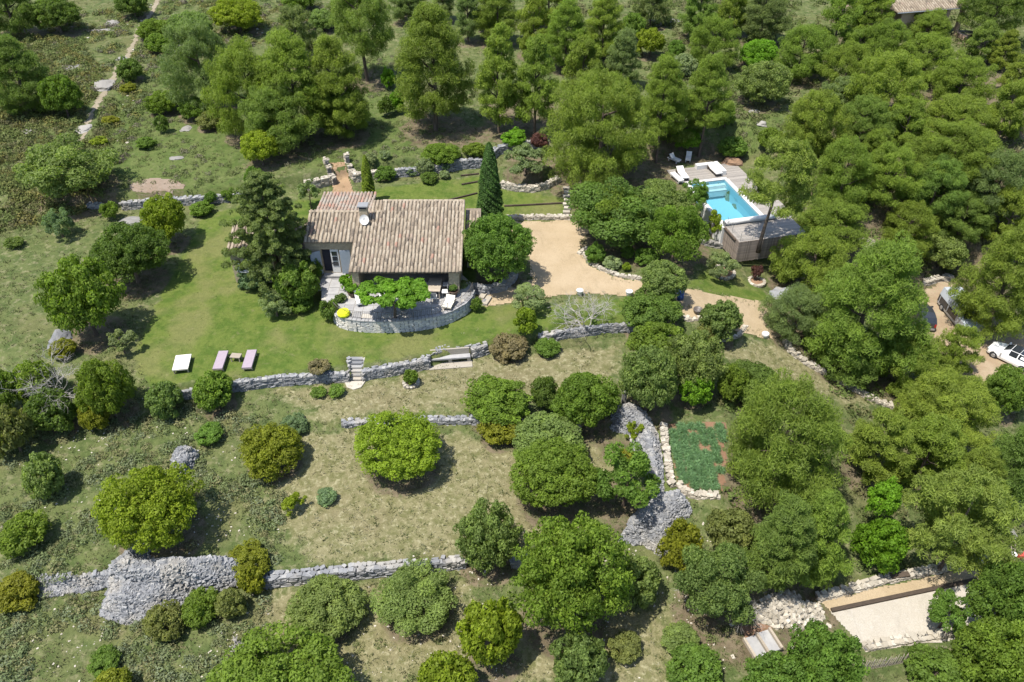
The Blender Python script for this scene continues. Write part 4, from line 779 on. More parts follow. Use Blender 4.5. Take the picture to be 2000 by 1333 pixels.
 ('oak', (152, 688, 258, 834), 'oak at the end of the lawn wall', .3, 'oak', g_left), ('oak', (52, 756, 146, 848), 'dark oak below the dead branches', .2, 'dk', g_left), ('oak', (22, 700, 108, 786), 'oak with a rusty patch above the dark one', .3, 'oak', g_left), ('oak', (-32, 690, 44, 842), 'oak cut by the picture edge', .3, 'oak', g_left), ('oak', (95, 662, 150, 704), 'yellow-green shrub under the grey boulder', 0, 'gold', g_left), ('oak', (-28, 786, 66, 896), 'brownish shrub at the picture edge below the oaks', .1, 'scrub', g_left), ('oak', (150, 780, 215, 850), 'yellow-green shrub fringe below the lawn oak', 0, 'gold', g_left),
 # lower slope
 ('oak', (372, 728, 464, 804), 'olive bush in front of the lawn wall below the lounger', .1, 'oak', g_low), ('oak', (283, 742, 356, 818), 'loose grey-green bush at the broken wall end', 0, 'gg', g_low), ('oak', (381, 824, 442, 866), 'small dark green bush on the stony slope', 0, 'decid', g_low), ('oak', (42, 888, 132, 978), 'round lime-green bush on the left slope', .1, 'gg', g_low), ('oak', (194, 906, 394, 1076), 'big lime-green round oak above the rubble heap', .5, 'lime', g_fld), ('oak', (466, 828, 594, 930), 'rusty gold-green round shrub on the slope', .1, 'gold', g_low),
 ('oak', (548, 812, 602, 844), 'low silver-grey shrub above the gold-green one', 0, 'blue', g_low), ('oak', (690, 802, 874, 934), 'biggest round oak with a black shadow in the dry field', .75, 'lime', g_fld), ('oak', (787, 719, 819, 756), 'little round bush in the stone ring below the lawn wall', 0, 'oak', None), ('loose', (552, 960, 604, 1010), 'thin yellow-green shrub on the slope', 0, 'lime', g_low), ('oak', (614, 956, 660, 984), 'grey-green low shrub in the dry field', 0, 'blue', g_low), ('oak', (600, 706, 648, 730), 'dry brown shrub on top of the lawn wall', 0, 'brown', g_low),
 ('oak', (605, 754, 640, 778), 'small green plant clump at the wall foot', 0, 'decid', g_low), ('oak', (638, 750, 676, 776), 'second green plant clump at the wall foot, nearer the stair', 0, 'decid', g_low), ('oak', (902, 744, 1040, 822), 'left mass of the dark shrub cluster', .1, 'oak', g_fld), ('oak', (1032, 730, 1094, 812), 'middle of the dark shrub cluster', .1, 'dk', g_fld), ('oak', (1078, 724, 1214, 836), 'roundest oak of the dark shrub cluster', .2, 'oak', g_fld), ('oak', (928, 808, 1028, 870), 'gold-green shrub at the front of the cluster', 0, 'gold', g_fld),
 ('oak', (994, 822, 1142, 900), 'pale upper crown of the paired oaks in the field', .3, 'gg', g_fld), ('oak', (996, 858, 1176, 1000), 'lower crown of the paired oaks in the field', .8, 'oak', g_fld), ('loose', (1158, 866, 1292, 1000), 'grey-green tree leaning on the rubble ridge', .6, 'decid', None), ('loose', (1220, 820, 1256, 860), 'thin shrub growing out of the rubble ridge', .1, 'lime', None), ('oak', (1196, 880, 1250, 916), 'gold-green bush against the rubble ridge', 0, 'gold', None),
 ('oak', (887, 984, 1018, 1120), 'dense oval grey-green tree at the end of the long wall', .1, 'gg', g_fld), ('oak', (998, 1010, 1226, 1238), 'largest broad oak at the foot of the field', .9, 'oak', g_fld), ('oak', (1198, 1076, 1290, 1194), 'grey-green tree beside the largest oak', .2, 'gg', g_fld), ('oak', (564, 1128, 718, 1240), 'sage-green bush below the long wall', .1, 'gg', g_low), ('loose', (728, 1106, 896, 1230), 'loose sage bush against the long wall', .1, 'gg', g_low), ('oak', (900, 1164, 1030, 1310), 'upright gold-green oak below the oval tree', .6, 'lime', g_fld),
 ('oak', (375, 1244, 690, 1500), 'wide green oak cut by the bottom edge', .2, 'oak', g_fld), ('oak', (812, 1278, 934, 1390), 'yellow-green bush at the bottom edge', .1, 'lime', g_low), ('oak', (1078, 1234, 1188, 1350), 'blue-green bush at the bottom edge', .1, 'gg', g_low), ('oak', (1188, 1232, 1262, 1294), 'tall green grass clump', 0, 'scrub', g_low), ('oak', (1286, 1216, 1368, 1280), 'upper sage-green bush left of the timber steps', 0, 'gg', g_low), ('oak', (1304, 1260, 1412, 1350), 'lower sage-green bush at the bottom edge', .1, 'decid', g_low),
 ('oak', (-10, 1006, 88, 1084), 'dark green bush at the picture edge on the slope', 0, 'oak', g_low), ('oak', (-20, 1124, 80, 1188), 'yellow-green shrub hiding the low rubble', 0, 'gold', g_low), ('oak', (444, 1068, 528, 1116), 'golden shrub growing over the rubble heap end', 0, 'gold', g_low), ('oak', (462, 1100, 518, 1170), 'golden shrub hanging in the wall gap', 0, 'gold', g_low), ('oak', (172, 1262, 240, 1312), 'small dark green bush on the bottom slope', 0, 'decid', g_low), ('oak', (176, 1306, 262, 1380), 'olive bush at the bottom edge', 0, 'gold', g_low),
 ('oak', (280, 1180, 360, 1250), 'olive shrub at the foot of the rubble heap', 0, 'scrub', g_low), ('oak', (345, 1155, 430, 1225), 'green shrub thicket under the rubble heap', 0, 'oak', g_low), ('oak', (415, 1150, 480, 1210), 'shrub at the thin end of the rubble heap', 0, 'scrub', g_low),
 # bottom right
 ('oak', (1440, 1276, 1600, 1420), 'bright oak in front of the timber steps', .2, 'decid', None), ('oak', (1528, 1226, 1684, 1384), 'leafy tree at the court corner', .3, 'decid', None), ('loose', (1806, 1150, 1896, 1244), 'thin bush overhanging the court', .3, 'decid', None), ('oak', (1902, 1084, 2036, 1250), 'large leafy tree at the end of the court', .4, 'decid', None), ('oak', (1856, 1208, 2020, 1370), 'leafy tree in the bottom corner', .3, 'oak', None), ('oak', (1770, 1266, 1886, 1360), 'bush at the bottom edge by the picket fence', .1, 'decid', None),
]:
    tree(kind, box, label, clear, col, grp)
# the leafy tree growing through the pool deck
def special(name, label, g, crown_me, zc_, col, trunk_pts, trunk_r, cat='tree', rot=0, scale=(1, 1, 1)):
    t = thing(name, label, cat, (g.x, g.y, g.z)); crown_me.materials.append(M['leaf'])
    c = obj('crown', crown_me, None, t, (zc_ if isinstance(zc_, (tuple, Vector)) else (0, 0, zc_)), (0, 0, rot), scale); c.color = (*LC[col], 1)
    mb = MB(); mb.tube(trunk_pts, trunk_r, 8, .5); obj('trunk', mb.mesh('trunk', True), M['bark'], t); return t
pt = Vector(PZ(1485, 473, POOL_Z))
special('pine_tree', 'tall open pine growing through the pool deck', pt, crown_pine(301, 3.0, 3.1, 26000, .29, .055, 24, .2), (.9, .3, 5.7), 'p4', [(0, 0, -1), (0, 0, 0), (.1, .05, 1.5), (.3, .15, 3.2), (.5, .3, 5.5), (.5, .3, 7.2)], [.2, .17, .14, .12, .08, .03], scale=(1, 1, 1))
g = G(723, 397); special('cypress_tree', 'slim light green cypress behind the chimney', g, crown_cypress(302, .6, 4.7, 11000, .13, .07, .5), 0.05, 'lime', [(0, 0, -.2), (0, 0, 3.5)], [.09, .03])
g = G(958, 446); special('cypress_tree', 'tall broad dark cypress beside the house', g, crown_cypress(303, 1.12, 8.0, 30000, .15, .09, .52), 0.05, 'cyp', [(0, 0, -.2), (0, 0, 6)], [.18, .05])
g = G(550, 560); special('cedar_tree', 'big dark cedar in front of the left wing of the house', g, crown_cedar(304, 3.9, 8.2, 62000), 1.9, 'cedar', [(0, 0, -.2), (0, 0, 5), (0, 0, 9.4)], [.26, .18, .04])
# flat-topped plane tree over the terrace
g = Vector(PZ(772, 622, 1.0)); r_ = np.random.default_rng(305); n = 58; P_ = np.stack([r_.uniform(-1, 1, n), r_.uniform(-1, 1, n), r_.uniform(-.4, .35, n)], -1); P_ = P_[np.hypot(P_[:, 0], P_[:, 1]) < 1] * np.array([2.5, 1.5, 1.0])
V, tt = clump_leaves(P_, r_.uniform(.3, .55, len(P_)), 6500, r_, .24, .19, flat=.5, rnd_n=.6, up=.6); vme = tri_mesh('vine_crown', V, tt)
special('shade_tree', 'flat-topped bright green shade tree over the terrace', g, vme, (0, .15, 2.2), 'bright', [(0, 0, 0), (.05, .05, 1), (-.1, .15, 2.2)], [.12, .1, .06])
# leaning pine above the court
g = G(1828, 1122); t = thing('pine_tree', 'pine with a bare leaning trunk above the court', 'tree', tuple(g)); lm = crown_pine(306, 3.0, 2.7, 30000, .29, .055, 28, .1); lm.materials.append(M['leaf'])
c = obj('crown', lm, None, t, (.6, .9, 4.4)); c.color = (*LC['p4'], 1)
mb = MB(); mb.tube([(0, 0, -.3), (.1, .1, 0), (.45, .4, 1.4), (.6, .8, 3), (.6, .9, 6)], [.16, .13, .11, .09, .03], 7, .5); obj('trunk', mb.mesh('trunk', True), M['bark'], t)
# dead white trees
def dead_tree(label, u, v, h, spread, seed, thick=.07, lean=0.0):
    g = G(u, v); r_ = random.Random(seed); mb = MB()
    def br(p, d, L, rad, n):
        pts = [p]; q = p
        for i in range(4):
            d = (d + Vector((r_.uniform(-.3, .3), r_.uniform(-.3, .3), r_.uniform(-.2, .16)))).normalized(); q = q + d * L / 4; pts.append(q)
        mb.tube(pts, [rad * (1 - .2 * i) for i in range(5)], 5, .6, False)
        if n:
            for k in range(r_.choice((3, 4))):
                s = pts[r_.choice((2, 3, 4))]; dd = (d + Vector((r_.uniform(-1, 1), r_.uniform(-1, 1), r_.uniform(-.35, .5))) * spread).normalized(); br(s, dd, L * r_.uniform(.55, .8), rad * .55, n - 1)
    for k in range(4): br(Vector((0, 0, 0)), Vector((math.cos(k * 1.6) * .5 + lean, math.sin(k * 1.6) * .5, 1)).normalized(), h * .5, thick, 4 if thick > .05 and h > 2 else 3)
    o = obj('dead_tree', mb.mesh('dead_tree'), M['deadwood'], None, tuple(g)); return tag(o, label, 'tree')
dead_tree('bare bleached dead tree before the lawn wall', 1143, 652, 3.4, 1.1, 3, .075)
dead_tree('bare grey branches between the lawn oaks', 128, 790, 4.2, 1.0, 4, .07); dead_tree('fan of pale dead boughs at the foot of the grey-green tree', 1405, 1195, 3.2, .9, 5, .06)
dead_tree('dark twisted stump above the bottom oak', 468, 1280, .9, .6, 6, .12); dead_tree('pale stump at the end of the stone edging by the track', 1536, 655, 1.5, .4, 8, .12)
# lavender rows
LV = []
for s in range(3): me = tuft_mesh(400 + s, .36, .36, 420, .22, .04); me.materials.append(M['leaf']); LV.append(me)
k = 0; lav_lab = 'blue-green lavender bush in the rows of the red soil bed'
xs_ = [p[0] for p in bed_poly]; ys_ = [p[1] for p in bed_poly]
yy = min(ys_) + .3
while yy < max(ys_) - .2:
    xx = min(xs_) + .35
    while xx < max(xs_):
        if sdist(bed_poly, xx, yy) < -.2 and rnd.random() < .9:
            o = obj('lavender_bush', LV[k % 3], None, None, (xx + rnd.uniform(-.06, .06), yy + rnd.uniform(-.06, .06), Hs(xx, yy)), (0, 0, rnd.uniform(0, 6)), (rnd.uniform(.95, 1.25),) * 2 + (rnd.uniform(.85, 1.15),)); o.color = (.155, .262, .135, 1); tag(o, lav_lab, 'lavender', 'lavender rows in the red soil bed'); k += 1
        xx += .62
    yy += .44
# pots of grass, scrub and litter (uncountable)
def scatter(name, label, n, accept, size, blades, pal, seed, hgt, wid, lean=.5, region=None, cat=None, mult=3):
    r_ = np.random.default_rng(seed); Y = r_.uniform(17, 125, n * mult); half = 2 + (Y * CPI + 36 * SPI) * 1000 / FPX * 1.02; X = r_.uniform(-1, 1, n * mult) * half
    keep = r_.uniform(0, 1, n * mult) < accept(X, Y) * np.clip(55 / Y, .25, 1); X, Y = X[keep][:n], Y[keep][:n]
    for poly in NOGROW:
        k_ = sdist(poly, X, Y) > .1; X, Y = X[k_], Y[k_]
    Z = Hv(X, Y); m = len(X); sc = r_.uniform(.6, 1.4, m) * size
    az = r_.uniform(0, 6.283, (m, blades)); ln = r_.uniform(.1, lean, (m, blades)); b0 = np.stack([X, Y, Z - .02], -1)[:, None, :] + np.stack([np.cos(az) * sc[:, None] * .35, np.sin(az) * sc[:, None] * .35, np.zeros_like(az)], -1)
    tip = b0 + np.stack([np.cos(az) * ln * sc[:, None] * hgt, np.sin(az) * ln * sc[:, None] * hgt, sc[:, None] * hgt * r_.uniform(.6, 1.1, az.shape)], -1)
    pa = az + 1.57 + r_.uniform(-.6, .6, az.shape); w = np.stack([np.cos(pa), np.sin(pa), np.zeros_like(pa)], -1) * (sc[:, None] * wid)[..., None]
    V = np.stack([b0 - w, b0 + w, tip], 2).reshape(-1, 3, 3)
    pc = np.array(pal); ci = r_.choice(len(pal), m) if region is None else region(X, Y, r_); t = np.repeat(pc[ci], blades, 0) * r_.uniform(.65, 1.05, (m * blades, 1))
    me = tri_mesh(name, V, np.zeros(len(V))); a = me.attributes.new('hue', 'FLOAT_COLOR', 'FACE'); a.data.foreach_set('color', np.concatenate([t, np.ones((len(t), 1))], 1).astype(np.float32).ravel())
    return tag(obj(name, me, M['tuft']), label, cat or name.replace('_', ' '), kind='stuff')
k_ = NT('tuft'); hc = k_.attr('hue', 'Color'); bb = k_.n('ShaderNodeBsdfPrincipled'); k_.l(hc, bb.inputs['Base Color']); bb.inputs['Roughness'].default_value = .8; bb.inputs['Specular IOR Level'].default_value = .1
tr_ = k_.n('ShaderNodeBsdfTranslucent'); k_.l(hc, tr_.inputs[0]); mx_ = k_.n('ShaderNodeMixShader'); mx_.inputs[0].default_value = .3; k_.l(bb.outputs[0], mx_.inputs[1]); k_.l(tr_.outputs[0], mx_.inputs[2]); M['tuft'] = k_.done(mx_.outputs[0])
drive_poly = GP((985, 433), (1115, 431), (1160, 446), (1128, 490), (1200, 543), (1310, 562), (1450, 588), (1560, 612), (1560, 645), (1490, 655), (1400, 622), (1250, 578), (1060, 580), (950, 598), (935, 570), (1040, 545), (1000, 470))
path_poly = [(x - .55, y) for x, y in pth] + [(x + .55, y) for x, y in pth[::-1]]
NOGROW = [path_poly, drive_poly, court_poly, strip_poly, park_poly, house_pad, bed_poly, [(-13.4, 46.3), (-3, 46.3), (-3, 53), (-13.4, 53)], [PW(-3.2, 7), PW(-3.2, -8), PW(6, -8), PW(6, 7)], GP((1196, 838), (1228, 797), (1280, 850), (1291, 975), (1262, 930)), GP((200, 1200), (275, 1062), (490, 1100), (245, 1216)), GP((1213, 1058), (1285, 972), (1346, 1000), (1292, 1085))]
_ng = NOGROW; NOGROW = [house_pad]; scatter('drive_edge_weeds', 'weeds and grass creeping over the edges of the gravel drive', 2600, lambda X, Y: (np.abs(sdist(drive_poly, X, Y) + .1) < .34) * 1.0, .17, 6, [(.15, .18, .06), (.2, .2, .09), (.26, .24, .13)], 504, .9, .13, 1.1, mult=40); NOGROW = _ng
rough_f = lambda X, Y: np.clip(1 - zone_at(X, Y, 0) * 1.5 - zone_at(X, Y, 1) * .8 - zone_at(X, Y, 2) * .6, 0, 1) * (wnoise(X, Y, .8) * .5 + .62)
scatter('rough_grass', 'rough grey-green grass and herbs covering the slope', 30000, rough_f, .2, 7, [(.12, .145, .05), (.145, .165, .065), (.17, .175, .075), (.12, .14, .06), (.21, .195, .1)], 501, .9, .12, 1.1)
scatter('dry_grass', 'straw-coloured dry grass of the field', 22000, lambda X, Y: zone_at(X, Y, 1) * (wnoise(X, Y, 1.4, 2) * .5 + .6), .16, 6, [(.29, .27, .155), (.24, .22, .12), (.18, .185, .08), (.34, .325, .205), (.145, .165, .065)], 502, .9, .14, 1.2)
scatter('lawn_grass', 'short mown lawn grass', 15000, lambda X, Y: zone_at(X, Y, 0), .09, 4, [(.10, .135, .032), (.13, .155, .04), (.17, .165, .065)], 503, .7, .25, 1.2)
def dwarf(name, label, n, accept, pal, seed, size):
    r_ = np.random.default_rng(seed); Y = r_.uniform(17, 128, n * 8); half = 2 + (Y * CPI + 36 * SPI) * 1000 / FPX * 1.02; X = r_.uniform(-1, 1, n * 8) * half
    keep = r_.uniform(0, 1, n * 8) < accept(X, Y); X, Y = X[keep][:n], Y[keep][:n]
    for poly in NOGROW:
        q_ = sdist(poly, X, Y) > .3; X, Y = X[q_], Y[q_]
    m = len(X); L = 64; sc = r_.uniform(.5, 1.3, m) * size; d = sphere_dirs(m * L, r_, -.05).reshape(m, L, 3); C = np.stack([X, Y, Hv(X, Y)], -1)[:, None, :] + d * (sc[:, None, None] * r_.uniform(.6, 1, (m, L, 1))) * np.array([1, 1, .8])
    V = leaves(C.reshape(-1, 3), d.reshape(-1, 3) + r_.normal(size=(m * L, 3)) * .5, np.repeat(sc, L) * .34, np.repeat(sc, L) * .2, r_)
    t = np.repeat(np.array(pal)[r_.choice(len(pal), m)], L, 0) * r_.uniform(.78, 1.18, (m * L, 1)); me = tri_mesh(name, V, np.zeros(len(V)))
    a = me.attributes.new('hue', 'FLOAT_COLOR', 'FACE'); a.data.foreach_set('color', np.concatenate([t, np.ones((len(t), 1))], 1).astype(np.float32).ravel())
    return tag(obj(name, me, M['tuft']), label, name.replace('_', ' '), kind='stuff')
scr_poly = GP((-60, 60), (150, 80), (230, 200), (200, 400), (80, 440), (-60, 470)); low_poly = GP((-20, 860), (300, 760), (520, 820), (560, 1000), (500, 1333), (-20, 1333)); top_poly = GP((90, 40), (330, 0), (620, -30), (640, 60), (330, 120), (240, 330), (150, 200))
wood_poly = GP((1080, -40), (2050, -40), (2050, 560), (1560, 480), (1440, 240), (1100, 140)); bot_poly = GP((600, 1120), (1420, 1000), (1420, 1340), (560, 1340)); crt_poly = GP((1400, 760), (2040, 720), (2040, 1100), (1600, 1130), (1440, 1180))
def inp(p): return lambda X, Y: (sdist(p, X, Y) < 0) * 1.0
dwarf('undergrowth', 'low brown and olive garrigue scrub left of the footpath', 4200, inp(scr_poly), [(.13, .145, .045), (.165, .155, .05), (.11, .14, .04), (.14, .135, .065), (.125, .16, .05), (.145, .165, .06)], 511, .66)
dwarf('undergrowth', 'low scrub and heather beside the upper footpath', 4000, lambda X, Y: inp(top_poly)(X, Y) * (wnoise(X, Y, .5) > -.45), [(.17, .15, .11), (.15, .18, .055), (.13, .17, .05), (.19, .18, .06), (.15, .18, .08)], 512, .55)
dwarf('undergrowth', 'low grey-green herbs on the lower stony slope', 4000, lambda X, Y: inp(low_poly)(X, Y) * (wnoise(X, Y, .55, 3) > -.35), [(.155, .195, .085), (.175, .2, .095), (.145, .18, .075), (.205, .2, .095), (.17, .2, .11)], 513, .40)
dwarf('undergrowth', 'dark forest understorey below the pines', 1500, inp(wood_poly), [(.09, .12, .035), (.11, .14, .04), (.15, .15, .07)], 514, .7)
dwarf('undergrowth', 'low herbs between the bottom oaks', 420, lambda X, Y: inp(bot_poly)(X, Y) * (wnoise(X, Y, .8, 1) > .35), [(.14, .17, .06), (.17, .18, .07)], 515, .32)
dwarf('undergrowth', 'dark understorey above the boules court', 600, inp(crt_poly), [(.09, .12, .035), (.11, .15, .04), (.14, .14, .06)], 516, .6)
dwarf('undergrowth', 'scattered weeds on the upper meadows', 2200, lambda X, Y: zone_at(X, Y, 3) * (wnoise(X, Y, .45, 7) > -.2), [(.15, .185, .065), (.175, .195, .08), (.14, .17, .06), (.18, .17, .11)], 517, .36)
def pebbles(name, label, n, accept, seed, size):
    r_ = np.random.default_rng(seed); Y = r_.uniform(17, 125, n * 6); half = 2 + (Y * CPI + 36 * SPI) * 1000 / FPX; X = r_.uniform(-1, 1, n * 6) * half
    keep = r_.uniform(0, 1, n * 6) < accept(X, Y); X, Y = X[keep][:n], Y[keep][:n]; Vs = []; T = []
    for x, y in zip(X, Y):
        i = rnd.randrange(14); a = rnd.uniform(0, 6.28); ca, sa = math.cos(a), math.sin(a); v = STONE_V[i] * np.array([1, .75, .45]) * size * rnd.uniform(.4, 1.6); v = v @ np.array([[ca, sa, 0], [-sa, ca, 0], [0, 0, 1]]) + np.array([x, y, Hs(x, y)])
        Vs.append(v[STONE_F]); T += [rnd.uniform(.5, 1)] * 12
    return tag(obj(name, tri_mesh(name, np.concatenate(Vs), T), M['pale_stone']), label, 'stones', kind='stuff')
pebbles('loose_stones', 'small pale stones scattered over the lower slope', 5000, lambda X, Y: (inp(low_poly)(X, Y) + inp(bot_poly)(X, Y)) * (wnoise(X, Y, .7, 5) * .5 + .4), 521, .085)
pebbles('loose_stones', 'pale stones strewn beside the footpath', 900, lambda X, Y: inp(top_poly)(X, Y) * (wnoise(X, Y, .5, 2) > .3), 522, .3)
pebbles('loose_stones', 'pale rubble strewn on the bank by the timber steps', 900, inp(GP((1420, 1180), (1600, 1150), (1640, 1230), (1500, 1310), (1400, 1290))), 523, .3)

# leaf litter and bare earth gather under the trees
for x, y, r in TREES:
    if r < 1.5: continue
    i0, i1 = int(max(0, (x - r * 1.4 - X0) / DX)), int((x + r * 1.4 - X0) / DX) + 1; j0, j1 = int(max(0, (y - r * 1.4 - Y0) / DY)), int((y + r * 1.4 - Y0) / DY) + 1
    d = np.hypot(GX[j0:j1, i0:i1] - x, GY[j0:j1, i0:i1] - y); zc[j0:j1, i0:i1, 2] = np.maximum(zc[j0:j1, i0:i1, 2], .85 * (1 - sm(r * .65, r * 1.1, d)))
za[len(oy0):-len(oy1), len(ox):-len(ox), 2] = zc[..., 2]; gme.attributes['zone'].data.foreach_set('color', np.ascontiguousarray(za, np.float32).ravel())
# ------------------------------------------------------------------ the house
SL = .30; RA = math.atan(SL); EY, EZ = 49.5, 3.2
def rz_(y): return EZ + SL * (y - EY)
LEY, LRY, MRY = 52.33, 55.3, 56.45
XL, XM, XMT, XR = -15.95, -12.15, -10.2, -3.85
WY = 52.53                                     # front wall of the living wing
house = thing('stone_house', 'low stone farmhouse with weathered canal-tile roof behind the terrace', 'house', (-9, 54, 0.1))
def HP(name, mb, m, parent=None, smooth=False): return obj(name, mb.mesh(name, smooth), M[m], parent or house, world=parent is None)
w = MB()
dx0, dx1, dz0, dz1 = -14.78, -13.42, 1.12, 3.25    # front door opening
w.box(((XL - .0 + dx0) / 2, WY + .2, 1.95), (dx0 - XL, .4, 3.9)); w.box(((dx1 - 3.95) / 2, WY + .203, 1.95), (-3.95 - dx1, .394, 3.9)); w.box(((dx0 + dx1) / 2, WY + .206, (dz1 + 3.9) / 2), (dx1 - dx0, .388, 3.9 - dz1)); w.box(((dx0 + dx1) / 2, WY + .209, dz0 / 2), (dx1 - dx0, .382, dz0))
HP('front_wall', w, 'house_wall')
w = MB().prism([(XL + .1, WY + .4), (-4.0, WY + .4), (-4.0, MRY - .1), (XMT + .05, MRY - .1), (XMT + .05, LRY - .1), (XL + .1, LRY - .1)], 0, 3.85); HP('house_body', w, 'house_wall')
# gables up to the roof plane
def gable(x, y0, y1, z0, th): 
    zA, zB = rz_(y0) - .14, rz_(y1) - .14; v = [(x, y0, z0), (x, y1, z0), (x, y1, zB), (x, y0, zA)]; v += [(x + th, p[1], p[2]) for p in v]
    return MB().add(v, [(0, 3, 2, 1), (4, 5, 6, 7), (0, 1, 5, 4), (1, 2, 6, 5), (2, 3, 7, 6), (3, 0, 4, 7)])
HP('gable_wall', gable(-4.42, 49.75, MRY - .12, 0, .42), 'house_wall'); HP('gable_wall', gable(-12.0, 49.75, WY - .01, 0, .4), 'house_wall'); HP('gable_wall', gable(XL + .12, WY + .03, LRY - .12, 0, .3), 'house_wall'); HP('gable_wall', gable(XMT + .08, LRY - .1, MRY - .12, 3, .25), 'house_wall')
back = MB().box(((XMT - 3.9) / 2, MRY - .25, 2.55), (-3.9 - XMT - .2, .3, 5.0)); HP('back_wall', back, 'house_wall')
# porch: pillar, beam, dark panel painting the porch shade onto its back wall
HP('porch_pillar', MB().box((-4.45, 49.93, 2.05), (.6, .44, 2.1)), 'house_wall'); HP('porch_pillar', MB().box((-11.75, 49.93, 2.05), (.5, .44, 2.1)), 'house_wall')
HP('porch_beam', MB().box((-8.1, 49.85, 3.02), (8.0, .22, .2)), 'dark_wood'); HP('porch_shade_panel', MB().box((-6.4, WY - .03, 2.1), (3.4, .05, 2.0)), 'interior')
pw = HP('porch_window', MB().box((-5.7, WY - .09, 2.35), (1.1, .05, 1.2)), 'blue_grey'); HP('porch_shelf', MB().box((-6.2, WY - .35, 1.42), (2.6, .5, .08)), 'dark_wood')
# roof: boarding, then one curved tile after another
poly_b = [(XM, EY), (XR, EY), (XR, MRY), (XMT, MRY), (XMT, LRY), (XL, LRY), (XL, LEY), (XM, LEY)]
n = len(poly_b); v = [(x, y, rz_(y)) for x, y in poly_b] + [(x, y, rz_(y) - .13) for x, y in poly_b]
roof = HP('roof', MB().add(v, [tuple(range(n)), tuple(range(2 * n - 1, n - 1, -1))] + [(i, n + i, n + (i + 1) % n, (i + 1) % n) for i in range(n)], .12), 'tile')
def tile_mb(tint, w0=.235, w1=.195, L=.52, h=.085):
    mb = MB(); vs = []; ns = 6
    for y, ww in ((0, w0), (L, w1)):
        for i in range(ns + 1):
            a = math.pi * i / ns; vs.append((-math.cos(a) * ww / 2, y, math.sin(a) * h * (1 if y == 0 else .85) - .012))
    fs = [(i, i + 1, ns + 2 + i, ns + 1 + i) for i in range(ns)] + [tuple(range(ns, -1, -1))]
    return mb.add(vs, fs, tint)
TINTS = [.05, .22, .3, .38, .46, .52, .58, .64, .7, .76, .84, .97]
TW = [5, 9, 10, 10, 11, 11, 11, 10, 9, 7, 4, 1.6]
TILES = [tile_mb(t) for t in TINTS]; TMESH = []
for i, mb in enumerate(TILES): me = mb.mesh('tile', True); me.materials.append(M['tile']); TMESH.append(me)
spots = []; PT = .276; EX = .405
def tile_rows(x0, x1, y0, y1, plane, jit=1.0):
    nx = int((x1 - x0) / PT); cs = math.cos(RA)
    for c in range(nx):
        x = x0 + (c + .5) * (x1 - x0) / nx; y = y0 - .07; r_ = 0
        while y < y1 - .15:
            spots.append((x + rnd.uniform(-.018, .018), y + rnd.uniform(-.02, .02), plane(y) + .035 + rnd.uniform(0, .02) + .022 * math.sin(x * 1.15 + .6) * math.sin(y * .95), rnd.uniform(-.08, .08) * jit)); y += EX * cs; r_ += 1
tile_rows(XM + .06, XR - .04, EY, LRY, rz_); tile_rows(XMT + .06, XR - .04, LRY + .02, MRY, rz_); tile_rows(XL, XM + .02, LEY, LRY, rz_)
spots.sort(key=lambda s: s[1])
def put_tiles(spots, limit, parent, meshes, mbs, m, tilt, field='tile_field'):
    for s in spots[:limit]:
        i = rnd.choices(range(12), TW)[0]; obj('tile', meshes[i], None, parent, s[:3], (tilt, 0, s[3]))
    if len(spots) > limit:
        big = MB()
        for s in spots[limit:]:
            i = rnd.choices(range(12), TW)[0]; Mx = Matrix.Translation(s[:3]) @ Matrix.Rotation(s[3], 4, 'Z') @ Matrix.Rotation(tilt, 4, 'X'); big.add([Mx @ Vector(p) for p in mbs[i].v], mbs[i].f, TINTS[i])
        o = obj(field, big.mesh(field, True), M[m], parent); o['kind'] = 'stuff'
put_tiles(spots, 300, roof, TMESH, TILES, 'tile', RA + .045)
rid = MB()
for x0, x1, y in ((XMT - .05, XR + .05, MRY), (XL, XMT - .05, LRY)):
    k = int((x1 - x0) / .4)
    for i in range(k): rid.tube([(x0 + i * (x1 - x0) / k, y + .04, rz_(y) + .02), (x0 + (i + 1.08) * (x1 - x0) / k, y + .04, rz_(y) + .035)], [.13, .115], 8, rnd.uniform(.5, .75))
o = obj('ridge', rid.mesh('ridge', True), M['tile'], roof)
vg = MB()
for i in range(17): vg.tube([(XR + .02, EY + i * .41, rz_(EY + i * .41) + .03), (XR + .02, EY + (i + 1.05) * .41, rz_(EY + (i + 1.05) * .41) + .05)], [.12, .105], 8, rnd.uniform(.4, .8))
obj('verge', vg.mesh('verge', True), M['tile'], roof)
# rear wing under older red tiles
def rear_plane(y): return 4.42 + .10 * (y - 55.4)
rb = MB().prism([(XL + .3, 55.42), (-11.6, 55.42), (-11.6, 58.6), (XL + .9, 58.6)], 0, 4.3); HP('rear_wing_wall', rb, 'house_wall')
rr = HP('rear_roof', MB().add([(XL, 55.42, rear_plane(55.42)), (-11.3, 55.42, rear_plane(55.42)), (-11.5, 58.85, rear_plane(58.85)), (XL + .8, 58.85, rear_plane(58.85)), (XL, 55.42, rear_plane(55.42) - .1), (-11.3, 55.42, rear_plane(55.42) - .1), (-11.5, 58.85, rear_plane(58.85) - .1), (XL + .8, 58.85, rear_plane(58.85) - .1)], [(0, 1, 2, 3), (7, 6, 5, 4), (0, 4, 5, 1), (1, 5, 6, 2), (2, 6, 7, 3), (3, 7, 4, 0)], .3), 'redtile')
sp2 = []
for c in range(16):
    for r_ in range(8): sp2.append((XL + .35 + c * .278 + r_ * .03, 55.5 + r_ * .41, rear_plane(55.5 + r_ * .41) + .03, rnd.uniform(-.06, .06)))
TM2 = []
for mb in TILES: me = mb.mesh('tile', True); me.materials.append(M['redtile']); TM2.append(me)
put_tiles(sp2, 128, rr, TM2, TILES, 'redtile', math.atan(.1) + .04)
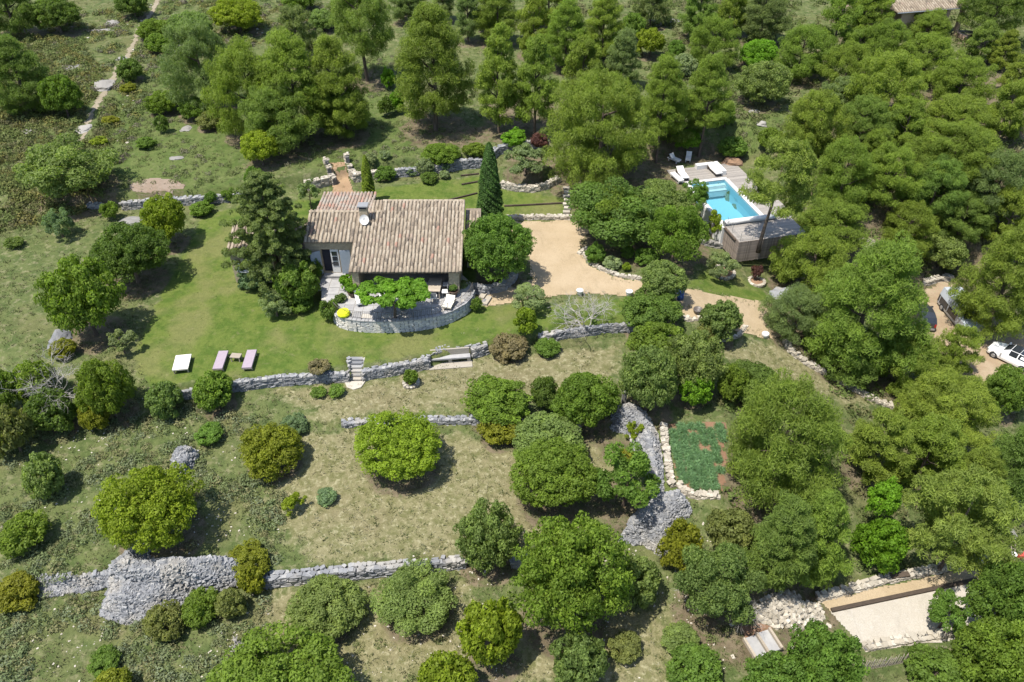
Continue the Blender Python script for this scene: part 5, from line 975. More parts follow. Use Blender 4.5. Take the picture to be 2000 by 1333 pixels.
# grey rear lean-to between, and the outbuilding end by the cypress
def slab_roof(name, x0, x1, y0, y1, z0, sl):
    p = HP(name, MB().add([(x0, y0, z0), (x1, y0, z0), (x1, y1, z0 + sl * (y1 - y0)), (x0, y1, z0 + sl * (y1 - y0)), (x0, y0, z0 - .1), (x1, y0, z0 - .1), (x1, y1, z0 + sl * (y1 - y0) - .1), (x0, y1, z0 + sl * (y1 - y0) - .1)], [(0, 1, 2, 3), (7, 6, 5, 4), (0, 4, 5, 1), (1, 5, 6, 2), (2, 6, 7, 3), (3, 7, 4, 0)], .15), 'tile')
    s = [(x0 + .15 + c * .28, y0 - .05 + r_ * .4, z0 + sl * (r_ * .4 - .05) + .03, rnd.uniform(-.06, .06)) for c in range(int((x1 - x0) / .28)) for r_ in range(int((y1 - y0) / .4))]
    put_tiles(s, 60, p, TMESH, TILES, 'tile', math.atan(sl) + .04); return p
slab_roof('lean_to_roof', -11.25, XMT - .05, 55.45, 57.6, 4.5, .12); slab_roof('outbuilding_roof', -3.72, -2.5, 54.6, 57.0, 3.75, .25)
HP('outbuilding_wall', MB().box((-3.1, 55.9, 1.9), (1.15, 2.2, 3.8)), 'house_wall')
# low left wing behind the cedar
LWX0 = -22.0
HP('left_wing_wall', MB().box(((LWX0 + XL) / 2, 54.1, 1.45), (XL - LWX0 - .02, 2.9, 2.9)), 'house_wall')
lw = HP('left_wing_roof', MB().add([(LWX0 - .2, 52.4, 2.95), (XL - .02, 52.4, 2.95), (XL - .02, 55.6, 3.9), (LWX0 - .2, 55.6, 3.9), (LWX0 - .2, 52.4, 2.85), (XL - .02, 52.4, 2.85), (XL - .02, 55.6, 3.8), (LWX0 - .2, 55.6, 3.8)], [(0, 1, 2, 3), (7, 6, 5, 4), (0, 4, 5, 1), (1, 5, 6, 2), (2, 6, 7, 3), (3, 7, 4, 0)], .2), 'tile')
sp3 = [(LWX0 - .05 + c * .28, 52.35 + r_ * .39, 2.95 + .297 * (r_ * .39 - .05) + .03, rnd.uniform(-.05, .05)) for c in range(21) for r_ in range(8)]
put_tiles(sp3, 168, lw, TMESH, TILES, 'tile', math.atan(.297) + .04)
def window_at(x, z, y, ww, wh, label=None):
    f = HP('window', MB().box((x, y - .02, z), (ww, .08, wh)), 'white'); obj('pane', MB().box((x - ww * .25, y - .065, z), (ww * .4, .03, wh * .82)).mesh('pane'), M['glass'], f); obj('pane', MB().box((x + ww * .25, y - .065, z), (ww * .4, .03, wh * .82)).mesh('pane'), M['glass'], f); obj('sill', MB().box((x, y - .12, z - wh / 2 - .04), (ww + .2, .25, .08)).mesh('sill'), M['white'], f)
    for s in (-1, 1): HP('shutter', MB().box((x + s * (ww / 2 + .3), y - .12, z), (.5, .05, wh + .1), s * .5), 'blue_grey')
window_at(-20.75, 1.75, 52.64, .9, 1.0)
# front door with shutters
HP('doorway', MB().box(((dx0 + dx1) / 2, WY + .3, (dz0 + dz1) / 2), (dx1 - dx0 - .02, .1, dz1 - dz0 - .02)), 'interior')
dl = HP('door', MB().box((-13.78, WY + .05, (dz0 + dz1) / 2), (.62, .07, dz1 - dz0 - .04)), 'white')
for k in range(3): obj('pane', MB().box((-13.78, WY + .0, 1.95 + k * .46), (.4, .04, .36)).mesh('pane'), M['glass'], dl)
obj('handle', MB().box((-14.04, WY - .02, 2.0), (.05, .06, .14)).mesh('handle'), M['metal'], dl)
HP('shutter', MB().box((-12.95, WY - .06, 2.15), (.8, .06, 2.1), .12), 'blue_grey'); HP('shutter', MB().box((-15.2, WY - .28, 2.15), (.8, .06, 2.1), .55), 'blue_grey')
HP('door_step', MB().box((-13.95, WY - .25, 1.03), (1.7, .5, .14)), 'slab')
# chimney
ch = HP('chimney', MB().box((-11.5, 54.55, 5.1), (.62, .55, 1.4)), 'house_wall'); obj('flue_opening', MB().box((-11.5, 54.26, 5.88), (.5, .04, .16)).mesh('flue'), M['interior'], ch)
for s in (-1, 1): obj('cap_support', MB().box((-11.5 + s * .26, 54.55, 5.88), (.1, .5, .17)).mesh('cap_support'), M['house_wall'], ch)
obj('cap_slab', MB().box((-11.5, 54.55, 6.01), (.8, .72, .09)).mesh('cap_slab'), M['grey_stone'], ch)
# satellite dish on the chimney
sd = thing('satellite_dish', 'white oval satellite dish in front of the chimney', 'satellite dish', (-11.42, 54.05, 4.75))
dm = MB(); prof = [(.02, .0), (.16, .02), (.28, .07), (.37, .13)]; vs = []; fs = []
for r0, z0 in prof:
    for i in range(20): vs.append((r0 * math.cos(i * .31416), r0 * 1.08 * math.sin(i * .31416), z0))
for i in range(3):
    for q in range(20): fs.append((i * 20 + q, i * 20 + (q + 1) % 20, (i + 1) * 20 + (q + 1) % 20, (i + 1) * 20 + q))
fs.append(tuple(range(20))); R = Matrix.Rotation(math.radians(62), 4, 'X'); dm.add([R @ Vector(p) for p in vs], fs, .5); obj('reflector', dm.mesh('reflector', True), M['white'], sd, (0, 0, .25))
obj('feed_arm', MB().tube([(0, 0, .02), (0, -.42, .18), (0, -.45, .28)], .018, 6).mesh('feed_arm'), M['grey_metal'], sd); obj('mount', MB().tube([(0, .3, -.1), (0, .05, .25)], .03, 6).mesh('mount'), M['grey_metal'], sd)
# ------------------------------------------------------------------ terrace
TZ = 1.0
arc = [(-13.25, 48.3), (-13.17, 47.6), (-12.75, 47.0), (-12.0, 46.62), (-11.0, 46.42), (-9.6, 46.34), (-8.2, 46.4), (-6.9, 46.6), (-5.6, 46.98), (-4.5, 47.6), (-3.6, 48.5), (-3.15, 49.4), (-3.0, 50.2)]
terr_poly = arc + [(-3.0, 51.0), (-4.0, WY - .02), (-11.6, WY - .02), (-12.0, 49.4)]
tf = obj('terrace', MB().prism(terr_poly, .15, TZ).mesh('terrace'), M['mortar']); tag(tf, 'raised paved terrace in front of the house', 'terrace', kind='structure')
def slabs(x0, x1, y0, y1, z, poly, parent, w=.72, d=.95, rot=0):
    x = x0; c = 0
    while x < x1:
        y = y0 - (c % 2) * .4
        while y < y1:
            dd = d * rnd.uniform(.8, 1.2)
            if sdist(poly, x + w / 2, y + dd / 2) < -.28: obj('paving_slab', MB().box((x + w / 2, y + dd / 2, z + .018), (w - .045, dd - .045, .03)).mesh('paving_slab'), M['slab'], parent)
            y += dd
        x += w; c += 1
slabs(-13.2, -3, 46.5, 51.2, TZ, terr_poly, tf)
# curved stone wall of the terrace
tw = thing('terrace_wall', 'curved pale grey stone wall holding the paved terrace', 'stone wall', (-8.6, 46.6, 0)); lst = []; core = MB(); pl = resample(arc, .27)
for a, b in zip(pl[:-1], pl[1:]):
    rz = math.atan2(b[1] - a[1], b[0] - a[0]); c = ((a[0] + b[0]) / 2, (a[1] + b[1]) / 2); ox_, oy_ = math.sin(rz), -math.cos(rz)
    core.box((c[0], c[1], .38), (.34, .16, 1.2), rz, .4)
    for k in range(9): lst.append(((c[0] + ox_ * .1 + rnd.uniform(-.06, .06), c[1] + oy_ * .1, -.08 + k * .125), (0, 0, rz + rnd.uniform(-.06, .06)), (.30 * rnd.uniform(.8, 1.25), .12, .13)))
obj('core', core.mesh('core'), M['terrace_wall'], tw, world=True)
M['terr_stone'] = stone_mat('terrace_wall_stone', (.40, .40, .40), (.53, .52, .50), (.68, .64, .57), (.62, .56, .46), .55)
stones_into(tw, lst, 'terr_stone', 300)
cp = MB()
for a, b in zip(pl[:-1], pl[1:]):
    rz = math.atan2(b[1] - a[1], b[0] - a[0]); cp.box(((a[0] + b[0]) / 2 , (a[1] + b[1]) / 2, 1.045), (math.hypot(b[0] - a[0], b[1] - a[1]) + .03, .36, .07), rz, rnd.random())
obj('coping', cp.mesh('coping'), M['slab'], tw, world=True)
rl = thing('terrace_railing', 'thin iron railing round the edge of the terrace', 'railing', (-8.6, 46.6, 1.08)); pr = [(p[0], p[1] + .08) for p in resample(arc[1:], .14)]
obj('top_rail', MB().tube([(p[0], p[1], 1.72) for p in pr], .018, 5).mesh('top_rail'), M['metal'], rl, world=True); obj('bottom_rail', MB().tube([(p[0], p[1], 1.16) for p in pr], .012, 4).mesh('bottom_rail'), M['metal'], rl, world=True)
bal = MB().tube([(0, 0, 0), (0, 0, .6)], .008, 4).mesh('baluster'); bal.materials.append(M['metal']); pos = MB().tube([(0, 0, 0), (0, 0, .66)], .022, 5).mesh('post'); pos.materials.append(M['metal'])
for i, p in enumerate(pr): obj('post' if i % 9 == 0 else 'baluster', pos if i % 9 == 0 else bal, None, rl, Vector((p[0], p[1], 1.08 if i % 9 == 0 else 1.13)) - rl.location)
# paved path to the front door
fp = obj('door_path', MB().prism([(-15.0, 52.4), (-12.25, 52.4), (-12.25, 49.2), (-14.45, 49.2)], .1, .86).mesh('door_path'), M['mortar']); tag(fp, 'grey flagstone path rising to the front door', 'path', kind='structure')
slabs(-15.0, -12.2, 49.2, 52.5, .86, [(-15.2, 52.7), (-11.95, 52.7), (-11.95, 48.9), (-14.75, 48.9)], fp, .85, 1.0)
for i, (u, v) in enumerate([(938, 566), (945, 578), (951, 590)]):
    g = G(u, v); tag(obj('stone_step', MB().box((0, 0, .1), (.42, 1.1, .2), -.35).mesh('stone_step'), M['pale_stone'], None, tuple(g)), ['top', 'middle', 'bottom'][i] + ' stone step beside the terrace end', 'step', 'stone steps at the terrace end')
# steps up the bank beside the great pine
for i in range(8):
    g = G(1108 - (i % 2) * 2, 424 - i * 7.2); tag(obj('stone_step', MB().box((0, 0, .1 + .03 * i), (.62, .36, .16), rnd.uniform(-.15, .15)).mesh('stone_step'), M['pale_stone'], None, tuple(g)), ['lowest', 'second', 'third', 'fourth', 'fifth', 'sixth', 'seventh', 'topmost'][i] + ' rough stone step of the flight climbing the bank by the drive', 'step', 'stone steps by the drive')
# timber edgings of the back lawn
for lb, a, b in [('long dark timber edging across the back lawn above the drive', (985, 404), (1108, 398)), ('short timber edging left of the tall cypress, upper', (900, 345), (935, 341)), ('short timber edging left of the tall cypress, lower', (902, 362), (936, 356)), ('thin slanted timber edging behind the roof ridge', (870, 394), (932, 379))]:
    p, q = G(*a), G(*b); nn = 8; pts = [p.lerp(q, i / nn) for i in range(nn + 1)]; mb = MB()
    for i in range(nn):
        A, B = pts[i], pts[i + 1]; mb.box(((A.x + B.x) / 2, (A.y + B.y) / 2, Hs((A.x + B.x) / 2, (A.y + B.y) / 2) + .05), ((B - A).length + .02, .12, .2), math.atan2(B.y - A.y, B.x - A.x))
    tag(obj('timber_edging', mb.mesh('timber_edging'), M['dark_wood']), lb, 'edging')
# garden stair in the lawn wall
gs = G(695, 745); st = thing('garden_stair', 'narrow stone garden stair set into the lawn wall', 'stair', tuple(gs)); 
for i in range(6): obj('tread', MB().box((-.05, .12 + i * .26, .08 + i * .15), (.85, .3, .2)).mesh('tread'), M['grey_stone' if i else 'pale_stone'], st)
for s in (-1, 1): obj('cheek', MB().box((s * .56, .75, .25), (.2, 1.5, .95)).mesh('cheek'), M['core'], st)
obj('base_slab', MB().prism([(-.75, -.15), (-.5, -.75), (0, -1.0), (.5, -.75), (.7, -.1)], -.15, .12).mesh('base_slab'), M['pale_stone'], st); lst = []
for s in (-1, 1):
    for i in range(7):
        for j in range(3): lst.append(((gs.x + s * .58 + rnd.uniform(-.05, .05), gs.y + i * .22, gs.z + .42 + .06 * i + rnd.uniform(0, .25) - j * .2), (rnd.uniform(-.2, .2), 0, rnd.uniform(0, 1)), (.3, .3, .2)))
stones_into(st, lst, 'grey_stone', 300)
# stone bench in the alcove
bg_ = G(880, 712); bn = thing('stone_bench', 'long stone bench in the wall alcove', 'bench', tuple(bg_), .12)
obj('seat_slab', MB().box((0, .25, .46), (2.9, .42, .12)).mesh('seat_slab'), M['slab'], bn)
for x in (-1.35, 0, 1.35): obj('support', MB().box((x, .3, .2), (.26, .36, .4)).mesh('support'), M['pale_stone'], bn)
obj('paving', MB().box((0, -.15, .03), (3.1, .7, .07)).mesh('paving'), M['pale_stone'], bn); obj('back_slab', MB().box((0, .55, .55), (2.8, .12, .9)).mesh('back_slab'), M['pale_stone'], bn)
# ------------------------------------------------------------------ pool
ang = math.atan2(E1[1], E1[0]); HW, HL = 1.8, 3.75
pool = thing('swimming_pool', 'rectangular turquoise swimming pool with white coping', 'pool', (PCX, PCY, POOL_Z), ang)   # local x across, local y away
def PL_(name, mb, m, parent=pool, smooth=False): return obj(name, mb.mesh(name, smooth), M[m] if isinstance(m, str) else m, parent)
k = NT('pool_liner'); M['liner'] = k.done(k.bsdf((.22, .40, .47), .6, .3))
bs = MB(); bs.box((0, 0, -1.55), (2 * HW, 2 * HL, .1)); bs.box((-HW - .05, 0, -.78), (.1, 2 * HL, 1.45)); bs.box((HW + .05, 0, -.78), (.1, 2 * HL, 1.45)); bs.box((0, HL + .05, -.78), (2 * HW + .2, .1, 1.45)); bs.box((0, -HL - .05, -.78), (2 * HW + .2, .1, 1.45)); PL_('basin', bs, 'liner')
for i in range(2): PL_('pool_step', MB().box((0, HL - .2 - i * .38, -.34 - i * .3 - .3), (2 * HW - .02, .40, .6)), 'white')
k = NT('pool_water'); nz = k.noise(2.2, 3, .6, 'obj', .6); gl = k.n('ShaderNodeBsdfPrincipled'); gl.inputs['Base Color'].default_value = (.66, .88, .93, 1); gl.inputs['Roughness'].default_value = .03; gl.inputs['IOR'].default_value = 1.33
gl.inputs['Transmission Weight'].default_value = 1.0; bp = k.n('ShaderNodeBump'); bp.inputs['Strength'].default_value = .12; bp.inputs['Distance'].default_value = .05; k.l(nz, bp.inputs['Height']); k.l(bp.outputs[0], gl.inputs['Normal'])
lp = k.n('ShaderNodeBsdfTransparent'); lp.inputs[0].default_value = (.66, .88, .93, 1); mx = k.n('ShaderNodeMixShader'); mx.inputs[0].default_value = .8; k.l(gl.outputs[0], mx.inputs[1]); k.l(lp.outputs[0], mx.inputs[2]); M['water'] = k.done(mx.outputs[0])
wm = MB().add([(-HW, -HL, -.16), (HW, -HL, -.16), (HW, HL, -.16), (-HW, HL, -.16)], [(0, 1, 2, 3)]); PL_('water', wm, 'water')
n_c = 12
for s in (-1, 1):
    for i in range(n_c): PL_('coping_stone', MB().box((s * (HW + .17), -HL + (i + .5) * 2 * HL / n_c, .03), (.38, 2 * HL / n_c - .02, .07)), 'white')
for i in range(7): PL_('coping_stone', MB().box((-HW - .3 + (i + .5) * (2 * HW + .6) / 7, HL + .19, .03), ((2 * HW + .6) / 7 - .02, .38, .07)), 'white')
for i in range(7): PL_('coping_stone', MB().box((-HW - .3 + (i + .5) * (2 * HW + .6) / 7, -HL - .15, .02), ((2 * HW + .6) / 7 - .02, .3, .07)), 'white')
PL_('outer_wall', MB().box((-HW - .3, -2.2, -1.0), (.2, 4.2, 1.95)), 'white'); PL_('outer_wall', MB().box((-.9, -HL - .34, -1.0), (2.0, .14, 1.95)), 'white')
rc = thing('pool_cover_roller', 'rolled white pool cover on its spindle at the near pool end', 'pool cover', (PCX, PCY, POOL_Z), ang)
obj('roll', MB().tube([(-HW - .1, -HL - .3, .3), (HW + .9, -HL - .3, .3)], .22, 14).mesh('roll', True), M['white'], rc)
for s in (-HW - .2, HW + .95): obj('stand', MB().box((s, -HL - .3, .2), (.1, .4, .4)).mesh('stand'), M['grey_metal'], rc)
# decks: each board is a piece
dk = thing('pool_deck', 'bleached timber deck at the far end of the pool', 'deck', (PCX, PCY, POOL_Z), ang); dk['kind'] = 'structure'
board = {}
def boards(parent, x0, x1, y0, y1, z, along='x', w=.16, m='deck', poly=None):
    if along == 'x':
        y = y0
        while y < y1 - .02: obj('plank', MB().box(((x0 + x1) / 2, y + w / 2, z - .02), (x1 - x0, w - .012, .04)).mesh('plank'), M[m], parent); y += w
    else:
        x = x0
        while x < x1 - .02: obj('plank', MB().box((x + w / 2, (y0 + y1) / 2, z - .02), (w - .012, y1 - y0, .04)).mesh('plank'), M[m], parent); x += w
boards(dk, -2.8, 4.3, HL + .4, HL + 3.1, .02); boards(dk, HW + .38, HW + 2.4, -1.0, HL + .39, .02, 'x'); obj('frame', MB().box((.75, HL + 1.75, -.07), (7.0, 2.6, .08)).mesh('frame'), M['dark_wood'], dk); obj('frame', MB().box((HW + 1.4, 1.4, -.07), (1.95, 4.6, .08)).mesh('frame'), M['dark_wood'], dk)
d2 = thing('pool_deck', 'raised grey timber deck at the near end of the pool round the pine trunk', 'deck', (PCX, PCY, POOL_Z), ang); d2['kind'] = 'structure'
boards(d2, -HW - .1, HW + 2.5, -HL - 3.1, -HL - .32, 0); boards(d2, HW + .42, HW + 3.0, -HL - .3, -1.0, 0)
obj('frame', MB().box((.3, -HL - 1.4, -.09), (2 * HW + 1.2, 2.4, .09)).mesh('frame'), M['dark_wood'], d2); obj('frame', MB().box((HW + 1.7, -HL + 1.1, -.09), (2.3, 3.0, .09)).mesh('frame'), M['dark_wood'], d2)
sc_ = thing('deck_screen', 'brown timber slat screen closing the front of the raised pool deck', 'screen', (PCX, PCY, POOL_Z), ang)
slat = MB().box((0, 0, -.95), (.085, .035, 2.0)).mesh('slat'); slat.materials.append(M['screen_wood']); slats = [slat]
for q in range(3): s2_ = MB().box((0, 0, -.95), (.085, .035, 2.0 - .05 * q), tint=.2 + .3 * q).mesh('slat'); s2_.materials.append(M['screen_wood']); slats.append(s2_)
x = -HW - .12
while x < HW + 2.5: obj('slat', slats[rnd.randrange(4)], None, sc_, (x, -HL - 3.16, 0)); x += .1
y = -HL - 3.1
while y < -HL - .4: obj('slat', slats[rnd.randrange(4)], None, sc_, (-HW - .16, y, 0), (0, 0, 1.5708)); y += .1
pr_ = thing('deck_railing', 'thin wire railing on the raised pool deck corner', 'railing', (PCX, PCY, POOL_Z), ang)
for x, y in ((-HW, -HL - .5), (-HW, -HL - 1.5), (-HW, -HL - 3.0), (-HW + 1.1, -HL - 3.0), (-HW + 2.2, -HL - 3.0)): obj('post', MB().tube([(x, y, 0), (x, y, .9)], .02, 5).mesh('post'), M['grey_metal'], pr_)
for z in (.3, .6, .9): obj('wire', MB().tube([(-HW, -HL - .5, z), (-HW, -HL - 3.0, z), (-HW + 2.2, -HL - 3.0, z)], .01, 4).mesh('wire'), M['grey_metal'], pr_)
wb = thing('white_bench', 'white L-shaped bench wall at the back of the pool deck', 'bench', (PCX, PCY, POOL_Z), ang); obj('short_side', MB().box((1.0, HL + 2.75, .22), (1.9, .5, .44)).mesh('short_side'), M['white'], wb); obj('long_side', MB().box((2.1, HL + 1.95, .22), (.5, 2.1, .44)).mesh('long_side'), M['white'], wb)
# ------------------------------------------------------------------ loungers and garden furniture
def lounger(label, loc, rz, m='cushion', group=None, fold=.5, frame='wood', L=1.95, Wd=.66, name='sun_lounger', thick=.09, flat=False):
    t = thing(name, label, 'sun lounger', loc, rz, group)
    fr = MB()
    for s in (-1, 1): fr.box((s * (Wd / 2 - .03), 0, .27), (.06, L, .07))
    for y in (-L / 2 + .03, 0, L / 2 - .03): fr.box((0, y, .27), (Wd - .13, .06, .06))
    obj('frame', fr.mesh('frame'), M[frame], t)
    for sx in (-1, 1):
        for sy in (-1, 1): obj('leg', MB().box((sx * (Wd / 2 - .05), sy * (L / 2 - .2), .12), (.07, .07, .26)).mesh('leg'), M[frame], t)
    hd = L * .36; a = 0 if flat else fold
    obj('mattress', MB().box((0, -hd / 2, .305 + thick / 2), (Wd, L - hd, thick)).mesh('mattress'), M[m], t)
    Mx = Matrix.Translation((0, L / 2 - hd, .305)) @ Matrix.Rotation(a, 4, 'X'); obj('backrest', MB().box((0, hd / 2, thick / 2), (Wd, hd, thick), M=Mx).mesh('backrest'), M[m], t)
    return t
gl_ = 'lilac loungers on the lawn'
p = G(433, 711); lounger('lilac sun lounger next to the little table, cream daybed side', tuple(p), .06, 'lilac', gl_, flat=True)
p = G(489, 709); lounger('lilac sun lounger at the house end of the lawn row', tuple(p), .06, 'lilac', gl_, flat=True)
p = G(358, 716); t = thing('daybed', 'square cream daybed on the lawn', 'daybed', tuple(p), .16); obj('mattress', MB().box((0, 0, .36), (1.05, 1.6, .1)).mesh('mattress'), M['cream'], t)
for sx in (-1, 1):
    for sy in (-1, 1): obj('leg', MB().box((sx * .45, sy * .7, .14), (.08, .08, .3)).mesh('leg'), M['wood'], t)
obj('frame', MB().box((0, 0, .285), (1.0, 1.55, .05)).mesh('frame'), M['wood'], t)
p = G(463, 704); t = thing('side_table', 'small wooden table between the lilac loungers', 'table', tuple(p), -.1); obj('table_top', MB().box((0, 0, .42), (.72, .5, .05)).mesh('table_top'), M['wood'], t)
for sx in (-1, 1):
    for sy in (-1, 1): obj('leg', MB().box((sx * .29, sy * .19, .2), (.06, .06, .4)).mesh('leg'), M['wood'], t)
gp_ = 'white loungers by the pool'
def pl_l(a, b, z=.02): q = PW(a, -b); return (q[0], q[1], POOL_Z + z)
lounger('white padded lounger on the pool deck beside the low white mat', pl_l(-1.9, HL + 1.5), ang - .05, 'cushion', gp_, frame='dark_wood'); lounger('white padded lounger on the pool deck beside the white bench', pl_l(1.45, HL + 1.6), ang + .05, 'cushion', gp_, frame='dark_wood', fold=.3)
lounger('low white lounger mat at the edge of the pool deck', pl_l(-2.65, HL + 1.0), ang + .1, 'cushion', gp_, flat=True, frame='white', Wd=.5, L=1.8)
for lb, u, v, a in (('curved white lounge chair in the shade behind the pool, nearer the drive', 1316, 316, .7), ('white lounge chair in the shade behind the pool, nearer the rock', 1344, 313, -.25)):
    p = G(u, v); lounger(lb, tuple(p), a, 'cushion', 'shade chairs', frame='white', Wd=.52, L=1.35, fold=.9)
def at_t(u, v): return PZ(u, v, TZ + .035)
gt = 'furniture of the terrace'
lounger('white chaise on the terrace beside the shade tree', at_t(703, 588), .28, 'cushion', gt, frame='white', L=1.7, Wd=.62, fold=.5); lounger('cream armchair chaise near the terrace railing', at_t(878, 598), -.25, 'cream', gt, frame='wood', L=1.35, Wd=.68, fold=.9); lounger('white chaise half hidden under the shade tree', at_t(752, 592), .3, 'cushion', gt, frame='white', L=1.7, Wd=.6)
p = at_t(850, 572); t = thing('dining_table', 'wooden dining table under the porch edge', 'table', p, -.04)
for i in range(5): obj('top_plank', MB().box((0, -.72 + i * .36, .73), (1.0, .35, .05)).mesh('top_plank'), M['wood'], t)
for sx in (-1, 1):
    for sy in (-1, 1): obj('leg', MB().box((sx * .42, sy * .8, .36), (.08, .08, .71)).mesh('leg'), M['wood'], t)
def chair(label, x, y, rz):
    t = thing('dining_chair', label, 'chair', (p[0] + x, p[1] + y, p[2]), rz, 'white chairs at the dining table')
    obj('seat', MB().box((0, 0, .44), (.46, .46, .07)).mesh('seat'), M['cushion'], t); obj('backrest', MB().box((0, -.23, .72), (.46, .04, .42)).mesh('backrest'), M['grey_metal'], t)
    for sx in (-1, 1):
        for sy in (-1, 1): obj('leg', MB().tube([(sx * .2, sy * .2, 0), (sx * .2, sy * .2, .42)], .02, 5).mesh('leg'), M['grey_metal'], t)
chair('white dining chair at the near end of the table', 0, -1.15, 0); chair('white dining chair on the railing side, near end', .8, -.45, 1.57); chair('white dining chair on the railing side, far end', .8, .5, 1.57); chair('white dining chair on the shade tree side, near end', -.8, -.45, -1.57); chair('white dining chair on the shade tree side, far end', -.8, .5, -1.57)
p2 = at_t(822, 580); t = thing('lounge_chair', 'white cushioned lounge chair beside the dining table', 'chair', p2, .5); obj('seat', MB().box((0, 0, .3), (.8, .8, .22)).mesh('seat'), M['cushion'], t); obj('backrest', MB().box((0, .38, .6), (.8, .16, .5)).mesh('backrest'), M['cushion'], t)
for sx in (-1, 1): obj('armrest', MB().box((sx * .4, 0, .5), (.1, .75, .12)).mesh('armrest'), M['white'], t)
p2 = at_t(672, 617); pf = MB(); pf.lathe([(.30, .0), (.46, .1), (.5, .26), (.42, .42), (.2, .52), (.02, .54)], n=9); tag(obj('pouf', pf.mesh('pouf'), M['yellow'], None, p2, (0, 0, .3)), 'lime-yellow beanbag pouf at the terrace corner', 'pouf')
def pot(label, loc, r, h, m, plant='decid', pr=.45, kind='oak', urn=False):
    t = thing('plant_pot', label, 'pot', loc); obj('pot', MB().lathe([(r * .65, 0), (r * .95, h * .55), (r, h * .85), (r * 1.08, h * .9), (r * 1.08, h), (r * .9, h), (r * .85, h * .9)], n=14).mesh('pot', True), M[m], t); obj('soil', MB().lathe([(r * .86, h * .88), (.01, h * .9)], n=12).mesh('soil'), M['needles_soil'], t)
    if plant: R0, A0, me = pick(kind, pr); o = obj('foliage', me, None, t, (0, 0, h + pr * .6), None, (pr / R0,) * 3); o.color = (*LC[plant], 1)
pot('brown glazed jar with a green plant by the terrace corner', at_t(886, 578), .34, .5, 'brown_pot', 'decid', .34); pot('dark planter with a bright shrub at the head of the chaise', at_t(689, 578), .36, .4, 'brown_pot', 'bright', .5); pot('stone pot with a green shrub in front of the dining end', at_t(790, 612), .3, .4, 'slab', 'decid', .38); pot('planter with dark shrub at the end of the door path', (-12.9, 48.85, .3), .35, .6, 'slab', 'dk', .5)
for lb, u, v in (('white stone urn at the lawn edge behind the dead tree', 1132, 577), ('white stone urn at the lawn edge by the dense tree', 1228, 579)): p2 = G(u, v); pot(lb, tuple(p2), .26, .5, 'white', None)
# fire bowl, white ring, stone post and blue thing
p2 = G(1362, 612); tag(obj('fire_bowl', MB().lathe([(.18, 0), (.3, .12), (.36, .32), (.36, .4), (.31, .4), (.28, .2), (.02, .14)], n=14).mesh('fire_bowl', True), M['metal'], None, tuple(p2)), 'black iron fire bowl beside the drive', 'fire bowl')
p2 = G(1494, 658); tag(obj('well_ring', MB().lathe([(.28, 0), (.29, .3), (.27, .36), (.17, .36), (.16, .1), (.02, .08)], n=16).mesh('well_ring', True), M['white'], None, tuple(p2)), 'small white stone ring on the grass by the drive', 'stone ring')
p2 = G(1218, 787); tag(obj('stone_post', MB().box((0, 0, .45), (.3, .28, 1.1)).mesh('stone_post'), M['rock'], None, tuple(p2)), 'pale upright stone post at the top of the rubble ridge', 'stone post')
p2 = G(1328, 586); t = thing('water_butt', 'blue plastic barrel behind the dense tree', 'barrel', tuple(p2)); obj('barrel', MB().lathe([(.22, 0), (.27, .3), (.27, .55), (.22, .8)], n=12).mesh('barrel', True), M['blue'], t); obj('lid', MB().lathe([(.23, .8), (.23, .84), (.01, .85)], n=12).mesh('lid'), M['blue'], t)
# ------------------------------------------------------------------ boules court fittings
def beam(name, label, a, b, w, h, m, z, cat): 
    A, B = Vector(PZ(*a, z)), Vector(PZ(*b, z)); d = B - A; tag(obj(name, MB().box((0, 0, h / 2), (d.length, w, h)).mesh(name), M[m], None, (A + B) / 2, (0, 0, math.atan2(d.y, d.x))), label, cat)
beam('timber_beam', 'long weathered timber beam along the top of the court', (1622, 1197), (1905, 1137), .24, .3, 'dark_wood', COURT_Z + .12, 'beam')
p2 = G(1754, 1131); t = thing('bench', 'dark plank bench on the gravel strip', 'bench', tuple(p2), .14); obj('seat', MB().box((0, 0, .4), (1.15, .34, .07)).mesh('seat'), M['dark_wood'], t)
for s in (-1, 1): obj('leg', MB().box((s * .45, 0, .18), (.1, .3, .38)).mesh('leg'), M['dark_wood'], t)
pa, pb = G(1676, 1308), G(1842, 1278); fn = thing('picket_fence', 'chestnut picket fence below the boules court', 'fence', tuple(pa)); L = (pb - pa).length; n = int(L / .1); pk = MB().tube([(0, 0, -.1), (0, 0, .85), (0, 0, .92)], [.022, .02, .006], 5).mesh('picket'); pk.materials.append(M['wood'])
for i in range(n):
    q = pa.lerp(pb, i / n); obj('picket', pk, None, fn, Vector((q.x, q.y, Hs(q.x, q.y))) - pa, (rnd.uniform(-.08, .08), rnd.uniform(-.08, .08), 0))
for z in (.25, .65): obj('wire', MB().tube([(pa.lerp(pb, i / 8).x, pa.lerp(pb, i / 8).y, Hs(pa.lerp(pb, i / 8).x, pa.lerp(pb, i / 8).y) + z) for i in range(9)], .012, 4).mesh('wire'), M['metal'], fn, world=True)
pa = G(1488, 1262); st = thing('timber_steps', 'broad steps of pale stone and timber risers below the dug soil', 'steps', tuple(pa), .32)
for i in range(3):
    obj('riser', MB().box((-.75 + i * .75, 0, .1 + i * .12), (.13, 1.25, .24)).mesh('riser'), M['wood'], st)
    if i < 2: obj('tread', MB().box((-.38 + i * .75, 0, .06 + i * .12), (.6, 1.2, .22)).mesh('tread'), M['slab'], st)
